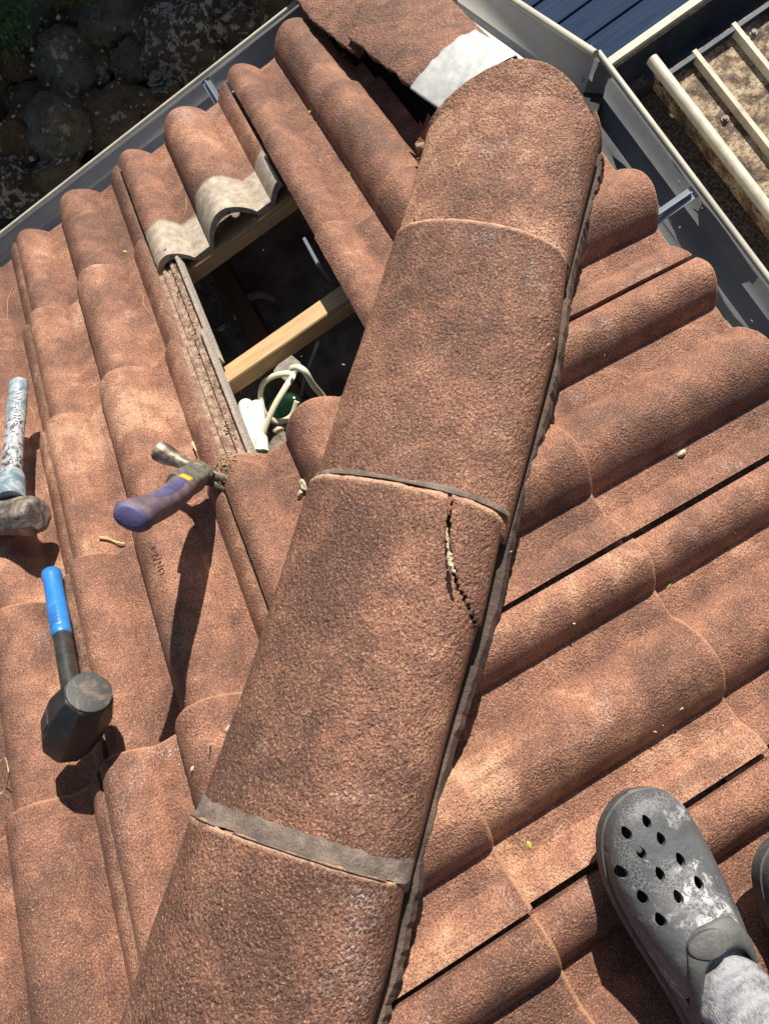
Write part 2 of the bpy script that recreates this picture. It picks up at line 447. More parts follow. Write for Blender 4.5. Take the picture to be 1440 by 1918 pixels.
def cap_obj(name, label, stations, seed, split=None, **k):
    nt_, nv = 110, 84
    V = cap_pts(stations, nt_, nv, seed=seed, **k); F = grid_faces(nv, nt_)
    res = []
    sets = [F]
    if split:
        dv = (stations[0][1]-stations[0][0]).normalized()
        for v in V:      # the fracture runs along the mesh
            x, y = pix(v); cx = crack_x(y) if y < 1182 else None
            if cx is not None and abs(x-cx) < 2.7: v += dv*((cx-x)*(v-Vector(CAMPOS)).length/1441*1.05)
        A = []; B = []
        for f in F:
            c = (V[f[0]]+V[f[2]])/2
            (B if split(c) else A).append(f)
        sets = [A, B]
    for i, S in enumerate(sets):
        used = sorted({v for f in S for v in f}); mp = {v: n for n, v in enumerate(used)}
        VV = [V[v].copy() for v in used]; FF = [tuple(mp[v] for v in f) for f in S]
        o = mesh('broken_shard' if i else name, VV, [f[::-1] for f in FF], M['cap'], origin=sum(VV, Vector())/len(VV), ang=60)
        at_ = o.data.attributes.new('edge', 'FLOAT', 'POINT'); at_.data.foreach_set('value', [(1.0, .85, .3)[v//nv] if v//nv < 3 else 0.0 for v in used])
        md = o.modifiers.new('thickness', 'SOLIDIFY'); md.thickness = .015; md.offset = -1; md.use_rim = True
        tag(o, label[i] if split else label, 'ridge cap' if not i else 'tile shard', 'ridge caps along the hip' if not i else None)
        res.append(o)
    return res
hl, hr = .026, .052
def st(lp, rp, a=hl, b=hr): return (at(*lp, 'L', a), at(*rp, 'R', b))
cap_obj('ridge_cap', 'rounded starter ridge cap at the top end of the row, nearest the gutters', [st((822, 222), (1112, 165)), st((806, 270), (1128, 262)), st((772, 385), (1098, 378)), st((738, 490), (1062, 525))], 1, end_round=.080, rise=.078)
cap_obj('ridge_cap', 'unbroken second ridge cap from the top, the one right beside the hole', [st((746, 474), (1060, 519)), st((700, 610), (1046, 640)), st((645, 760), (1010, 780)), st((584, 948), (946, 1020))], 2, rise=.076)
CRK = [(838, 930), (838, 948), (835, 975), (833, 1010), (838, 1050), (849, 1085), (858, 1108), (872, 1135), (882, 1160), (893, 1182)]
def pix(P):
    c = (np.array(P)-CAMPOS) @ CM
    return 720+1441*c[0]/-c[2], 959-1441*c[1]/-c[2]
def crack_x(y):
    for (x0, y0), (x1, y1) in zip(CRK, CRK[1:]):
        if y0 <= y <= y1: return x0+(x1-x0)*(y-y0)/(y1-y0) + 3*noise.noise(Vector((y*.09, 0, 0))) + 1.3*noise.noise(Vector((y*.35, 4, 0)))
def split3(c):
    x, y = pix(c)
    if y > 1172: return False
    cx = crack_x(y)
    return x > cx if cx is not None else (y < 930 and x > 838)
r3 = cap_obj('ridge_cap', ['cracked third ridge cap from the top, with a triangular corner broken off', 'triangular shard broken off the top right corner of the cracked ridge cap'],
        [st((592, 922), (938, 991)), st((540, 1080), (898, 1170)), st((470, 1290), (838, 1380)), st((376, 1530), (764, 1670))], 3, split=split3, rise=.078)
r3[1].location += Vector((.0036, -.0026, -.0035))
r3[1].rotation_euler = (R(1.2), R(1.5), R(-.5))
cap_obj('ridge_cap', 'nearest ridge cap at the bottom edge of the photo, below the grey pointing band', [st((383, 1520), (766, 1648)), st((310, 1720), (735, 1800)), st((250, 1890), (692, 1945)), st((170, 2130), (620, 2190))], 4, rise=.078)
# mortar bedding under both cap edges
def bedding(pts, slope, label, out, seed, h1, inn=.022, drop=.015):
    P = smoothpath(pts, 26); rows = []
    side = Vector((-1, 1, 0)).normalized() if slope == 'L' else Vector((1, -1, 0)).normalized()
    nrm = Vector(nL if slope == 'L' else nR)
    for i, p in enumerate(P):
        k = noise.noise(Vector((i*.16, seed, 0)))*.004 + noise.noise(Vector((i*.45, seed, 3)))*.0025
        a = p - side*inn + nrm*h1
        b = p + side*(-.002+k*.4) + nrm*(h1-.004)
        c = p + side*(out*.45+k) + nrm*(h1*.25+k*.5)
        d = p + side*(out+k) - nrm*drop*1.0
        e = p - side*inn - nrm*.03
        rows.append([a, b, c, d, e])
    V, F = loft(rows)
    o = mesh('mortar_bedding', V, [f[::-1] for f in F], M['mortar'], origin=P[0], ang=50)
    tag(o, label, 'mortar bedding', 'mortar bedding under the ridge caps')
bedding([at(x, y, 'R', hr-.012) for x, y in [(1118, 290), (1112, 330), (1092, 400), (1062, 505), (1042, 640), (1010, 780), (950, 985), (915, 1150), (838, 1380), (766, 1660), (735, 1800), (690, 1950), (640, 2150)]], 'R', 'dark brown mortar strip shadowed along the right edge of the ridge caps', .016, 4, .006)
bedding([at(x, y, 'L', hl-.012) for x, y in [(803, 285), (795, 315), (772, 385), (748, 458), (700, 610), (645, 760), (592, 915), (540, 1080), (470, 1290), (383, 1520), (310, 1720), (250, 1890), (170, 2130)]], 'L', 'thin crumbly mortar strip along the left edge of the ridge caps', .006, 9, .008)
# sarking / battens / attic under the tiles
def quad(name, P, mat, kind=None, thick=.004):
    n = (P[1]-P[0]).cross(P[2]-P[0]).normalized()
    V = list(P)+[p-n*thick for p in P]; m = len(P)
    F = [tuple(range(m)), tuple(range(2*m-1, m-1, -1))]+[(i, i+m, (i+1) % m+m, (i+1) % m) for i in range(m)]
    o = mesh(name, V, F, mat, smooth=False)
    if kind: tag(o, kind=kind)
    return o
# felt everywhere except around the hole
hs = -.075
quad('roof_felt', [LP(.80, .02, -.05), LP(.80, 1.0, -.05), LP(1.16, .62, -.05), LP(1.16, .02, -.05)], M['sarking'], 'structure')
quad('roof_felt', [LP(-1.0, .02, hs), LP(-1.0, 2.6, hs), LP(-.2, 2.6, hs), LP(.0, 2.0, hs), LP(.0, .02, hs)], M['sarking'], 'structure')
quad('roof_felt', [RP(-.75, .03, hs), RP(-2.8, .03, hs), RP(-2.8, 1.9, hs), RP(-1.76, 1.10, hs)], M['sarking'], 'structure')
# battens
def batten(x0, x1, s, label, wd=.042, ht=.032, top=-.020):
    V, F = beam(LP(x0, s, top-ht/2), LP(x1, s, top-ht/2), wd, ht, up=Vector(nL), bev=.0015)
    # beam() puts width sideways: across the slope
    o = mesh('roof_batten', V, F, M['batten'] if s < .9 else M['batten'], origin=LP(x0, s, top-ht/2)); tag(o, label, 'batten', 'pine battens across the roof hole')
batten(.27, .70, .700, 'sunlit pine batten crossing the middle of the roof hole', top=-.045)
batten(.27, .70, .376, 'shaded pine batten under the grey tile back at the upper end of the hole', top=-.034)
batten(.27, .70, 1.045, 'pine batten hidden under the tile at the lower end of the hole')
V, F = beam(LP(.645, .30, -.10), LP(.645, 1.10, -.10), .045, .09, up=Vector(nL)); o = mesh('rafter', V, F, M['old_wood'], origin=LP(.63, .3, -.1)); tag(o, 'dark old rafter at the right side of the roof hole', 'rafter', 'rafters seen through the hole')
V, F = beam(LP(.255, .10, -.10), LP(.255, 1.30, -.10), .045, .09, up=Vector(nL)); o = mesh('rafter', V, F, M['old_wood'], origin=LP(.255, .1, -.1)); tag(o, 'rafter under the channelled tile edge left of the roof hole', 'rafter', 'rafters seen through the hole')
V, F = beam(LP(.47, .86, -.17), LP(.78, .86, -.12), .05, .11, up=Vector(nL)); o = mesh('timber_block', V, F, M['old_wood'], origin=LP(.6, .8, -.17)); tag(o, 'short dark brown timber block behind the batten at right of the hole', 'timber block')
V, F = box(LP(.585, .60, -.035), .006, .085, .05, X=(1, 0, 0), Y=(Vector(nL).cross(Vector((1, 0, 0)))), Z=Vector(nL), bev=.001); o = mesh('metal_tie', V, F, M['bracket'], origin=LP(.585, .6, -.035)); tag(o, 'small grey metal tie standing at the right edge of the hole', 'metal tie')
quad('ceiling', [Vector((-.2, .0, -.14)), Vector((-.2, -1.6, -.14)), Vector((1.05, -1.6, -.14)), Vector((1.05, 0, -.14))][::-1], M['attic'], 'structure')
# attic walls keep daylight out below the eaves
for P in ([Vector((-1.2, -.02, -.10)), Vector((1.15, -.02, -.10)), Vector((1.15, -.02, -1.6)), Vector((-1.2, -.02, -1.6))],
          [Vector((1.07, -.45, .10)), Vector((1.07, -3, .20)), Vector((1.07, -3, -1.6)), Vector((1.07, -.45, -1.6))],
          [Vector((1.09, .02, -.02)), Vector((1.09, -.45, .12)), Vector((1.09, -.45, -1.6)), Vector((1.09, .02, -1.6))]):
    quad('house_wall', P, M['wall'], 'structure', .05)
# things seen in the hole
for xx, lab in ((.36, 'dusty ceiling joist at the left side of the attic floor'), (.75, 'dusty ceiling joist at the right side of the attic floor')):
    V, F = beam(Vector((xx, .0, -.115)), Vector((xx, -1.5, -.115)), .045, .05); o = mesh('ceiling_joist', V, F, M['old_wood'], origin=(xx, 0, -.115)); tag(o, lab, 'joist', 'ceiling joists in the attic')
VV = []; FF = []; rnd = random.Random(3)
for i in range(170):
    c_ = Vector((rnd.uniform(.1, .9), rnd.uniform(-1.0, -.1), -.137)); V2, F2 = blob(c_, rnd.uniform(.002, .016)*rnd.random(), i, 1, .6, 1.5, (rnd.uniform(1, 2), 1, .6), rotz=rnd.uniform(0, 3)); o_ = len(VV); VV += V2; FF += [tuple(q+o_ for q in f) for f in F2]
o = mesh('attic_rubble', VV, FF, M['paper'] if 0 else simple('attic_rubble_bits', (.16, .11, .08), .95, c2=(.42, .35, .28), vscale=12), origin=VV[0]); tag(o, 'mortar crumbs and dust on the dark attic floor', 'rubble', None, 'stuff')
def tube_obj(name, P, r, mat, label=None, cat=None, group=None, n=12, flat=1.0, parent=None, up=Vector((0, 0, 1)), power=1.0):
    V, F = tube(P, r, n, flat, up, power); o = mesh(name, V, F, mat, parent=parent, origin=None if parent else P[0])
    if cat: tag(o, label, cat, group)
    return o
def rod(name, a, b, r, mat, label, cat, group=None, round_a=True):
    a = Vector(a); b = Vector(b); d = (b-a).normalized(); P = []; rr = []
    for k in range(6):
        t = math.pi/2*k/5; P.append(a + d*r*(1-math.cos(t))); rr.append(max(r*math.sin(t), 1e-4))
    P.append(b); rr.append(r)
    return tube_obj(name, P, rr, mat, label, cat, group, n=20)
rod('white_tube', at(459, 750, .20), at(478, 850, .245), .0145, M['white_plastic'], 'thick white plastic tube at the left in the bottom corner of the hole', 'plastic tube', 'white tubes in the hole')
rod('white_tube', at(480, 752, .195), at(490, 850, .24), .0140, M['white_plastic'], 'thick white plastic tube beside the cream cable in the hole', 'plastic tube', 'white tubes in the hole')
rod('white_tube', at(468, 815, .25), at(468, 865, .255), .0125, M['white_plastic'], 'short white tube end lying on top of the two longer white tubes', 'plastic tube', 'white tubes in the hole')
cp = [(480, 860, .12), (492, 815, .14), (512, 765, .15), (535, 725, .15), (548, 702, .14), (520, 702, .13), (496, 715, .12), (488, 740, .11), (496, 775, .10), (520, 790, .08), (545, 780, .08), (556, 752, .09)]
tube_obj('electric_cable', smoothpath([at(c[0], c[1], c[2]+.09) for c in cp], 8), .0056, M['cable'], 'cream electric cable bent into a loop inside the hole', 'cable', None, 10, .55)
cp = [(545, 690, .16), (558, 688, .17), (572, 697, .17), (586, 720, .15), (604, 742, .12), (620, 770, .1)]
tube_obj('electric_cable', smoothpath([at(c[0], c[1], c[2]+.09) for c in cp], 8), .0056, M['cable'], 'short arched cream cable at the right of the looped one in the hole', 'cable', None, 10, .6)
tube_obj('grey_wire', smoothpath([at(596, 640, .0), at(585, 670, -.05), at(572, 705, -.08), at(565, 740, -.08)], 6), .004, M['paper'], 'thin grey wire hanging down beside the timber block in the hole', 'wire', None, 8)
V, F = blob(at(532, 768, .08), .040, 5, 3, .03, 1, (1, .8, .35)); o = mesh('glass_bowl', V, F, M['glass'], origin=at(532, 768, .08)); tag(o, 'dark green glass dish under the cream cable loop', 'glass dish')
V, F = box(at(540, 690, .02), .05, .045, .006, X=(1, .35, 0), Y=(-.35, 1, 0), Z=(0, 0, 1), bev=.002); o = mesh('wood_chip', V, F, M['paper'], origin=at(540, 690, .02)); tag(o, 'small tan wooden chip lying above the looped cable', 'wood chip')
P = smoothpath([at(440, 598, -.12), at(444, 575, -.10), at(465, 558, -.10), at(490, 552, -.10), at(515, 562, -.11)], 6)
tube_obj('torn_paper_strip', P, [.004+.006*math.sin(math.pi*i/(len(P)-1)) for i in range(len(P))], M['paper'], 'curled grey paper strip on the dark attic floor', 'paper strip', None, 10, .3)
V, F = blob(at(415, 613, -.12), .012, 8, 2, .4, 2, (1, .8, .5)); o = mesh('plaster_lump', V, F, M['paper'], origin=at(415, 613, -.12)); tag(o, 'small grey plaster lump at the left on the attic floor', 'plaster lump')
# verge tiles on the right end of the left slope, and flashing
def barge(stations, name, label, seed, rise=.016):
    nt_, nv = 70, 60; V = []
    for i in range(nt_):
        t = i/(nt_-1); q = t*(len(stations)-1); k = min(int(q), len(stations)-2); f = q-k
        a = stations[k][0].lerp(stations[k+1][0], f); b = stations[k][1].lerp(stations[k+1][1], f)
        for j in range(nv):
            s = j/(nv-1); p = a.lerp(b, s) + Vector(nL)*(rise*max(0, math.sin(math.pi*s))**.8)
            p += Vector(nL)*(noise.noise(p*16+Vector((seed, 0, 0)))*.003+noise.noise(p*70)*.001)
            if j == 0: p += Vector((1, 0, 0))*(.006*noise.noise(Vector((i*.13, seed, 0)))+.003*noise.noise(Vector((i*.6, seed, 0))))
            V.append(p)
    o = mesh(name, V, grid_faces(nv, nt_), M['cap'], origin=V[0], ang=60)
    # faces wound so the normals point off the roof
    n = o.data.polygons[len(o.data.polygons)//2].normal
    if n.dot(Vector(nL)) < 0: o.data.flip_normals()
    md = o.modifiers.new('thickness', 'SOLIDIFY'); md.thickness = .014; md.offset = -1
    tag(o, label, 'verge tile', 'verge tiles beside the flashing'); return o
def bl(x, s, h): return LP(x, s, h)
a0 = at(583, 38, 'L', .046); a1 = at(664, 102, 'L', .046); a2 = at(650, 68, 'L', .060); a3 = at(832, 214, 'L', .062)
b0 = at(850, 0, 'L', .035); b1 = at(905, 72, 'L', .035); b2 = at(962, 112, 'L', .035)
barge([(a0 + Vector((0, .20*CT, -.20*ST)), Vector((b0.x, a0.y+.20*CT, a0.z-.20*ST-.03))), (a0, Vector((b0.x, a0.y, a0.z-.03))), (a1, Vector((b0.x, a1.y, a1.z-.03)))], 'verge_tile', 'weathered verge tile at the top edge of the photo, tucked under the other', 1)
barge([(a2, Vector((b0.x, a2.y, a2.z-.03))), (a3, Vector((b2.x, a3.y, a3.z-.035)))], 'verge_tile', 'thick weathered verge tile running under the pale flashing sheet', 2)
def flashing():
    # sheet moulded over the verge tile's end, its corners as in the picture
    c = [at(768, 168, 'L', .072), at(893, 55, 'L', .070), at(972, 104, 'L', .070), at(834, 214, 'L', .072)]
    n = 40; V = []
    for i in range(n):
        t = i/(n-1)
        for j in range(n):
            s = j/(n-1)
            p = (c[0].lerp(c[3], s)).lerp(c[1].lerp(c[2], s), t)
            p += Vector(nL)*(.014*max(0, math.sin(math.pi*min(t*.92+.03, 1)))**.9 + .0016*noise.noise(p*35) + .0008*noise.noise(p*90))
            e = .006*noise.noise(Vector((t*6, 3, 0)))+.002*noise.noise(Vector((t*25, 3, 0)))
            if j == 0: p += Vector((0, 1, 0))*e
            if i == n-1: p += Vector((1, .3, 0))*(.010*math.sin(math.pi*s)+.002*noise.noise(Vector((s*9, 1, 0)))) - Vector(nL)*.03
            V.append(p)
    o = mesh('flashing_sheet', V, grid_faces(n, n), M['flash'], origin=V[0], ang=70)
    if o.data.polygons[0].normal.dot(Vector(nL)) < 0: o.data.flip_normals()
    md = o.modifiers.new('thickness', 'SOLIDIFY'); md.thickness = .002; md.offset = -1
    tag(o, 'pale grey flashing sheet bridging the verge tile and the starter ridge cap', 'flashing')
flashing()

# ------------------------------------------------------------------ gutters
def sweep_profile(a, b, prof2, out, up=Vector((0, 0, 1))):
    """open profile (outward, up) swept from a to b"""
    V = []; n = len(prof2)
    for p in (a, b):
        for d, z in prof2: V.append(Vector(p)+out*d+up*z)
    return V, [(i, i+1, i+1+n, i+n) for i in range(n-1)]
GP = [(-.015, -.028), (-.015, -.104), (-.004, -.110), (.026, -.110), (.040, -.104), (.048, -.092), (.056, -.080), (.068, -.074), (.080, -.066), (.088, -.052), (.095, -.040), (.0995, -.031)]
def gutter(name, a, b, out, label, hooks, ext=0.0):
    e = empty(name, a, label, 'gutter', 'roof gutters')
    V, F = sweep_profile(a, b+(b-a).normalized()*ext, GP, out); t = mesh('gutter_trough', V, F, M['gutter'], parent=e, smooth=True, ang=50)
    md = t.modifiers.new('thickness', 'SOLIDIFY'); md.thickness = .0015
    P = [a+out*.1015+Vector((0, 0, -.030)), b+out*.1015+Vector((0, 0, -.030))]
    V, F = tube(P, .0052, 14); mesh('gutter_lip', V, F, M['gutter_lip'], parent=e)
    for h in hooks:
        q = a.lerp(b, h)
        V, F = join(box(q+out*.045+Vector((0, 0, -.040)), .020, .10, .002, X=(b-a), Y=out+Vector((0, 0, .08)), Z=(0, 0, 1)),
                    beam(q+out*-.005+Vector((0, 0, -.037)), q+out*.09+Vector((0, 0, -.032)), .006, .005))
        mesh('gutter_bracket', V, F, M['bracket'], parent=e, smooth=False)
    return e
gutter('gutter', Vector((-1.6, 0, 0)), Vector((1.13, 0, 0)), Vector((0, 1, 0)), 'long grey steel gutter with thin cream lip at the upper left, beside the dark rocks', [(1.6+.56)/2.73])
gutter('gutter', Vector((XR-.008, -2.9, ZR-.012)), Vector((XR-.008, -.578, ZR-.012)), Vector((1, 0, 0)), 'grey steel gutter with cream lip along the right slope, above the rusty metal roof', [(2.9-.845)/2.34], .02)
e = empty('barge_gutter', at(1105, 95, 'L', .015), 'smooth pale grey barge flashing with rounded cream edge at the top corner', 'barge flashing')
A = at(1108, 97, 'L', .015); B = at(960, 0, 'L', .015); B2 = A+(B-A)*2.4; A2 = A+(A-B)*.02
out = Vector((1, 0, 0)); nn = Vector(nL)
V, F = sweep_profile(A2, B2, [(-.15, -.030), (-.068, -.034), (-.060, -.038), (-.040, -.052), (-.030, -.050), (-.012, -.024), (-.004, -.012), (0, 0)], out, nn)
t = mesh('barge_sheet', V, F, M['barge_metal'], parent=e, ang=30); md = t.modifiers.new('thickness', 'SOLIDIFY'); md.thickness = .0015
V, F = tube([A2+(A-B)*.02, B2], .0062, 14); mesh('barge_lip', V, F, M['gutter_lip'], parent=e)
V, F = blob(A+Vector((-.022, -.01, -.036)), .005, 3, 2, .1, 1, (1, 1, .6)); mesh('rivet', V, F, M['bracket'], parent=e)
for nm, a, b in (('fascia_board', Vector((-1.6, -.022, -.115)), Vector((1.1, -.022, -.115))), ('fascia_board', Vector((XR-.03, -2.9, ZR-.12)), Vector((XR-.03, -.47, ZR-.12)))):
    V, F = beam(a, b, .016, .16); o = mesh(nm, V, F, M['fascia'], origin=a)
    tag(o, 'dark fascia board behind the %s gutter' % ('left' if a.x < 0 else 'right'), 'fascia board')

# ------------------------------------------------------------------ low metal roof and boards at the top right
rustm = NM('grimy_painted_steel', .75)
f = rustm.noise(13, 7, .75, .4); c = rustm.ramp(f, [(.41, (.05, .038, .030)), (.48, (.22, .14, .085)), (.54, (.46, .34, .21)), (.64, (.58, .50, .36))])
c = rustm.mix(rustm.ramp(rustm.noise(120, 5, .8), [(.40, .9), (.50, 0.0)]), c, (.05, .04, .032)); c = rustm.mix(rustm.ramp(rustm.noise(45, 5, .8), [(.60, 0.0), (.68, .8)]), c, (.62, .56, .46)); rustm.color(c)
rustm.normal(rustm.bump(rustm.noise(150, 4, .7), .003, 1)); M['rust'] = rustm.m
m_ = NM('dark_dirty_valley', .85); c = m_.mix(m_.ramp(m_.noise(120, 6, .8), [(.45, 0.0), (.62, 1.0)]), (.030, .026, .024), (.20, .17, .15)); m_.color(c); m_.normal(m_.bump(m_.noise(200, 4, .7), .003)); M['valley'] = m_.m
m_ = NM('cream_roll', .5); c = m_.mix(m_.ramp(m_.noise(22, 5, .7), [(.4, 0.0), (.7, .8)]), (.66, .62, .50), (.42, .37, .28)); m_.color(c); M['cream'] = m_.m
m_ = NM('blue_grey_boards', .55); mp = m_.N('ShaderNodeMapping'); mp.inputs['Scale'].default_value = (3, 60, 1); m_.L(m_.tc.outputs['Object'], mp.inputs[0])
m_.color(m_.mix(m_.ramp(m_.noise(1.5, 6, .65, co=mp.outputs[0]), [(.35, 0.0), (.65, 1.0)]), (.012, .030, .070), (.026, .052, .105))); m_.normal(m_.bump(m_.noise(2.5, 5, .6, co=mp.outputs[0]), .002, .7)); m_.rough(.85); m_.b.inputs['Specular IOR Level'].default_value = .2; M['boards'] = m_.m
M['navy'] = simple('dark_navy_metal', (.020, .028, .042), .5, .2, c2=(.05, .062, .08), vscale=12)
ZM = -.60
e = empty('metal_roof', (1.55, -.22, ZM), 'grimy rusty metal lean-to roof with cream ribs at the top right corner', 'metal roof')
V, F = box((2.45, -1.30, ZM-.01), 1.80, 2.10, .02); mesh('roof_sheet', V, F, M['rust'], parent=e, smooth=False)
for i, x in enumerate((1.645, 1.757, 1.869, 1.981, 2.093)):
    pr = [(-.012, 0), (-.0055, .022), (.0055, .022), (.012, 0)]
    y0 = -.255
    V = []; 
    for y, k in ((y0, 1.0), (-2.35, 1.0)):
        for d, z in pr: V.append(Vector((x+d, y, ZM+z)))
    F = [(0, 1, 5, 4), (1, 2, 6, 5), (2, 3, 7, 6), (0, 3, 2, 1), (4, 5, 6, 7)]
    mesh('roof_rib', V, F, M['cream'], parent=e, smooth=False)
pr = smoothpath([Vector((1.545, -.215, ZM+.035)), Vector((1.5455, -1.2, ZM+.035)), Vector((1.546, -2.35, ZM+.035))], 3)
rr = []; V, F = tube(pr, .0155, 20, 1.0); mesh('rolled_edge', V, F, M['cream'], parent=e)
V, F = box((1.9, -.268, ZM+.006), .72, .012, .030); mesh('flashing_shade_strip', V, F, M['navy'], parent=e, smooth=False)  # upturned sheet ends and the shadow at them, put into one dark strip
V, F = box((1.555, -1.29, ZM-.03), .014, 2.12, .09); mesh('edge_upstand', V, F, M['rust'], parent=e, smooth=False)
for x, y in ((1.611, -.453), (1.789, -.30), (1.80, -.62), (1.70, -1.0)):
    cz = ZM
    def hexn(r, z0, z1, n, x=x, y=y): return loft([[Vector((x+r*math.cos(6.283*k/n), y+r*math.sin(6.283*k/n), z)) for k in range(n)] for z in (z0, z1)])
    V, F = join(hexn(.0098, cz, cz+.003, 20), hexn(.0060, cz+.003, cz+.010, 6)); mesh('roof_screw', V, F, M['steel'] if 'steel' in M else simple('dull_screw', (.22, .20, .17), .6, .3), parent=e, smooth=False)
V, F = box((1.36, -1.25, ZM-.10), .40, 2.2, .02); o = mesh('valley_floor', V, F, M['valley'], smooth=False); tag(o, kind='structure')
V, F = box((1.9, -.185, ZM-.05), 1.5, .05, .10); e2 = empty('dark_gutter', (1.9, -.185, ZM-.05), 'dark navy gutter between the cream trim and the rusty metal roof', 'gutter', None)
V, F = sweep_profile(Vector((1.10, -.235, ZM)), Vector((3.2, -.235, ZM)), [(0, -.02), (.004, -.09), (.06, -.095), (.075, -.06), (.085, -.012)], Vector((0, 1, 0))); mesh('gutter_trough', V, F, M['navy'], parent=e2, ang=20)
V, F = box((2.10, -.130, ZM-.006), 1.5*1.35, .024, .012, bev=.002); o = mesh('trim_strip', V, F, M['cream'], origin=(2.1, -.13, ZM)); tag(o, 'straight cream trim strip between the blue boards and the dark gutter', 'trim strip')
e = empty('board_deck', (2.0, .3, ZM-.03), 'dark blue grey timber boards at the top edge of the photo, beyond the cream trim', 'boards')
for i in range(14):
    V, F = box((1.9+.2, -.062+i*.0905, ZM-.045), 2.0, .087, .022, bev=.003); mesh('deck_board', V, F, M['boards'], parent=e, ang=30)

# ------------------------------------------------------------------ garden below on the left
ZG = -1.62
gm = NM('dark_garden_soil', .95); gm.color(gm.mix(gm.ramp(gm.noise(14, 6, .7), [(.4, 0.0), (.65, 1.0)]), (.016, .014, .009), (.055, .045, .03))); gm.normal(gm.bump(gm.noise(40, 5, .7), .02)); M['soil'] = gm.m
o = mesh('ground', [Vector((-60, -60, ZG-.10)), Vector((60, -60, ZG-.10)), Vector((60, 60, ZG-.10)), Vector((-60, 60, ZG-.10))], [(0, 1, 2, 3)], M['soil'], smooth=False); tag(o, kind='structure')
def rock_mat(name, a, b, lich):
    m = NM(name, .85); m.rnd_offset(); c = m.mix(m.ramp(m.noise(4, 6, .65, .5), [(.38, 0.0), (.62, 1.0)]), a, b)
    c = m.mix(m.ramp(m.noise(30, 5, .75), [(.35, .7), (.5, 0.0)]), c, (.03, .025, .018))
    c = m.mix(m.math('MULTIPLY', m.ramp(m.noise(7, 3, .6), [(lich-.07, 0.0), (lich-.04, 1.0)]), m.ramp(m.noise(26, 4, .7), [(.52, 0.0), (.55, 1.0)])), c, (.50, .45, .36)); m.color(c)
    m.normal(m.bump(m.noise(22, 8, .72), .035)); return m.m
M['rock_brown'] = rock_mat('brown_rock', (.12, .078, .040), (.21, .14, .07), .66)
M['rock_grey'] = rock_mat('grey_rock', (.13, .12, .075), (.23, .205, .14), .66)
M['rock_tan'] = rock_mat('tan_rock', (.22, .135, .055), (.14, .08, .035), .68)
M['rock_lichen'] = rock_mat('lichen_rock', (.08, .055, .038), (.14, .095, .065), .48)
rocks = [ # px, py, half width, half height (picture px), rotation deg, mat, label
 (75, 35, 34, 52, 10, 'rock_grey', 'upright grey topped garden rock at the top left corner'),
 (22, 118, 42, 36, 0, 'rock_tan', 'round tan rock with pale top at the left frame edge'),
 (208, 42, 62, 46, 20, 'rock_grey', 'large greenish grey rock at the top edge between the corner rocks'),
 (130, 118, 54, 62, 0, 'rock_grey', 'big faceted grey rock in the middle of the garden wall'),
 (122, 236, 60, 66, 0, 'rock_grey', 'large dark rounded rock below the faceted grey rock'),
 (245, 122, 36, 38, 0, 'rock_grey', 'round dark rock left of the succulent'),
 (196, 116, 20, 30, 0, 'rock_brown', 'small narrow rock squeezed between two round grey rocks'),
 (225, 222, 62, 58, 20, 'rock_brown', 'brown rock just below the succulent with a white lichen spot'),
 (345, 62, 72, 78, 30, 'rock_lichen', 'wide dark rock covered in white lichen flakes at the top'),
 (430, 28, 64, 50, 30, 'rock_lichen', 'lichen spotted rock nearest the left gutter at the top'),
 (35, 268, 44, 44, 0, 'rock_tan', 'tan rock with two white lichen patches at the left frame edge'),
 (60, 196, 40, 34, 0, 'rock_brown', 'low brown rock between the tan rocks at left'),
 (25, 345, 50, 44, 0, 'rock_lichen', 'dark rock spotted white beside the gutter at the left frame edge'),
 (115, 330, 46, 34, 15, 'rock_brown', 'dark brown rock beside the gutter below the large rounded rock'),
 (165, 170, 16, 16, 0, 'rock_brown', 'tiny brown stone wedged below the faceted grey rock'),
 (118, 25, 24, 22, 0, 'rock_tan', 'small orange rock behind the white daisies'),
 (300, 195, 44, 34, 30, 'rock_brown', 'dark rock between the succulent and the gutter'),
 (395, 110, 40, 34, 30, 'rock_brown', 'brown rock below the lichen flakes beside the gutter'),
 (-40, 60, 50, 60, 0, 'rock_grey', 'rock cut off by the left frame edge under the greenery'),
 (-40, 190, 50, 60, 0, 'rock_brown', 'rock wholly at the left beyond the low brown rock'),
 (510, -10, 60, 60, 30, 'rock_brown', 'rock at the top edge behind the gutter lip'),
 (290, -40, 60, 50, 0, 'rock_grey', 'rock behind the greenish grey rock beyond the top edge'),
]
fwd = Vector((CM[0, 1], CM[1, 1], 0)).normalized(); rgt = Vector((CM[0, 0], CM[1, 0], 0)).normalized()
ang0 = math.atan2(rgt.y, rgt.x)
for i, (px, py, hw, hh, ro, mt, lab) in enumerate(rocks):
    c = at(px, py, ZG); d = (Vector(CAMPOS)-c).length/1441*1.12
    V, F = blob(c, 1.0, i+11, 5, .34, 1.5, (hw*d, hh*d, (hw+hh)/2*d*.65), facet=.92, rotz=ang0+R(-ro))
    o = mesh('garden_rock', V, F, M[mt], origin=c, ang=70); tag(o, lab, 'rock', 'rocks of the garden wall')
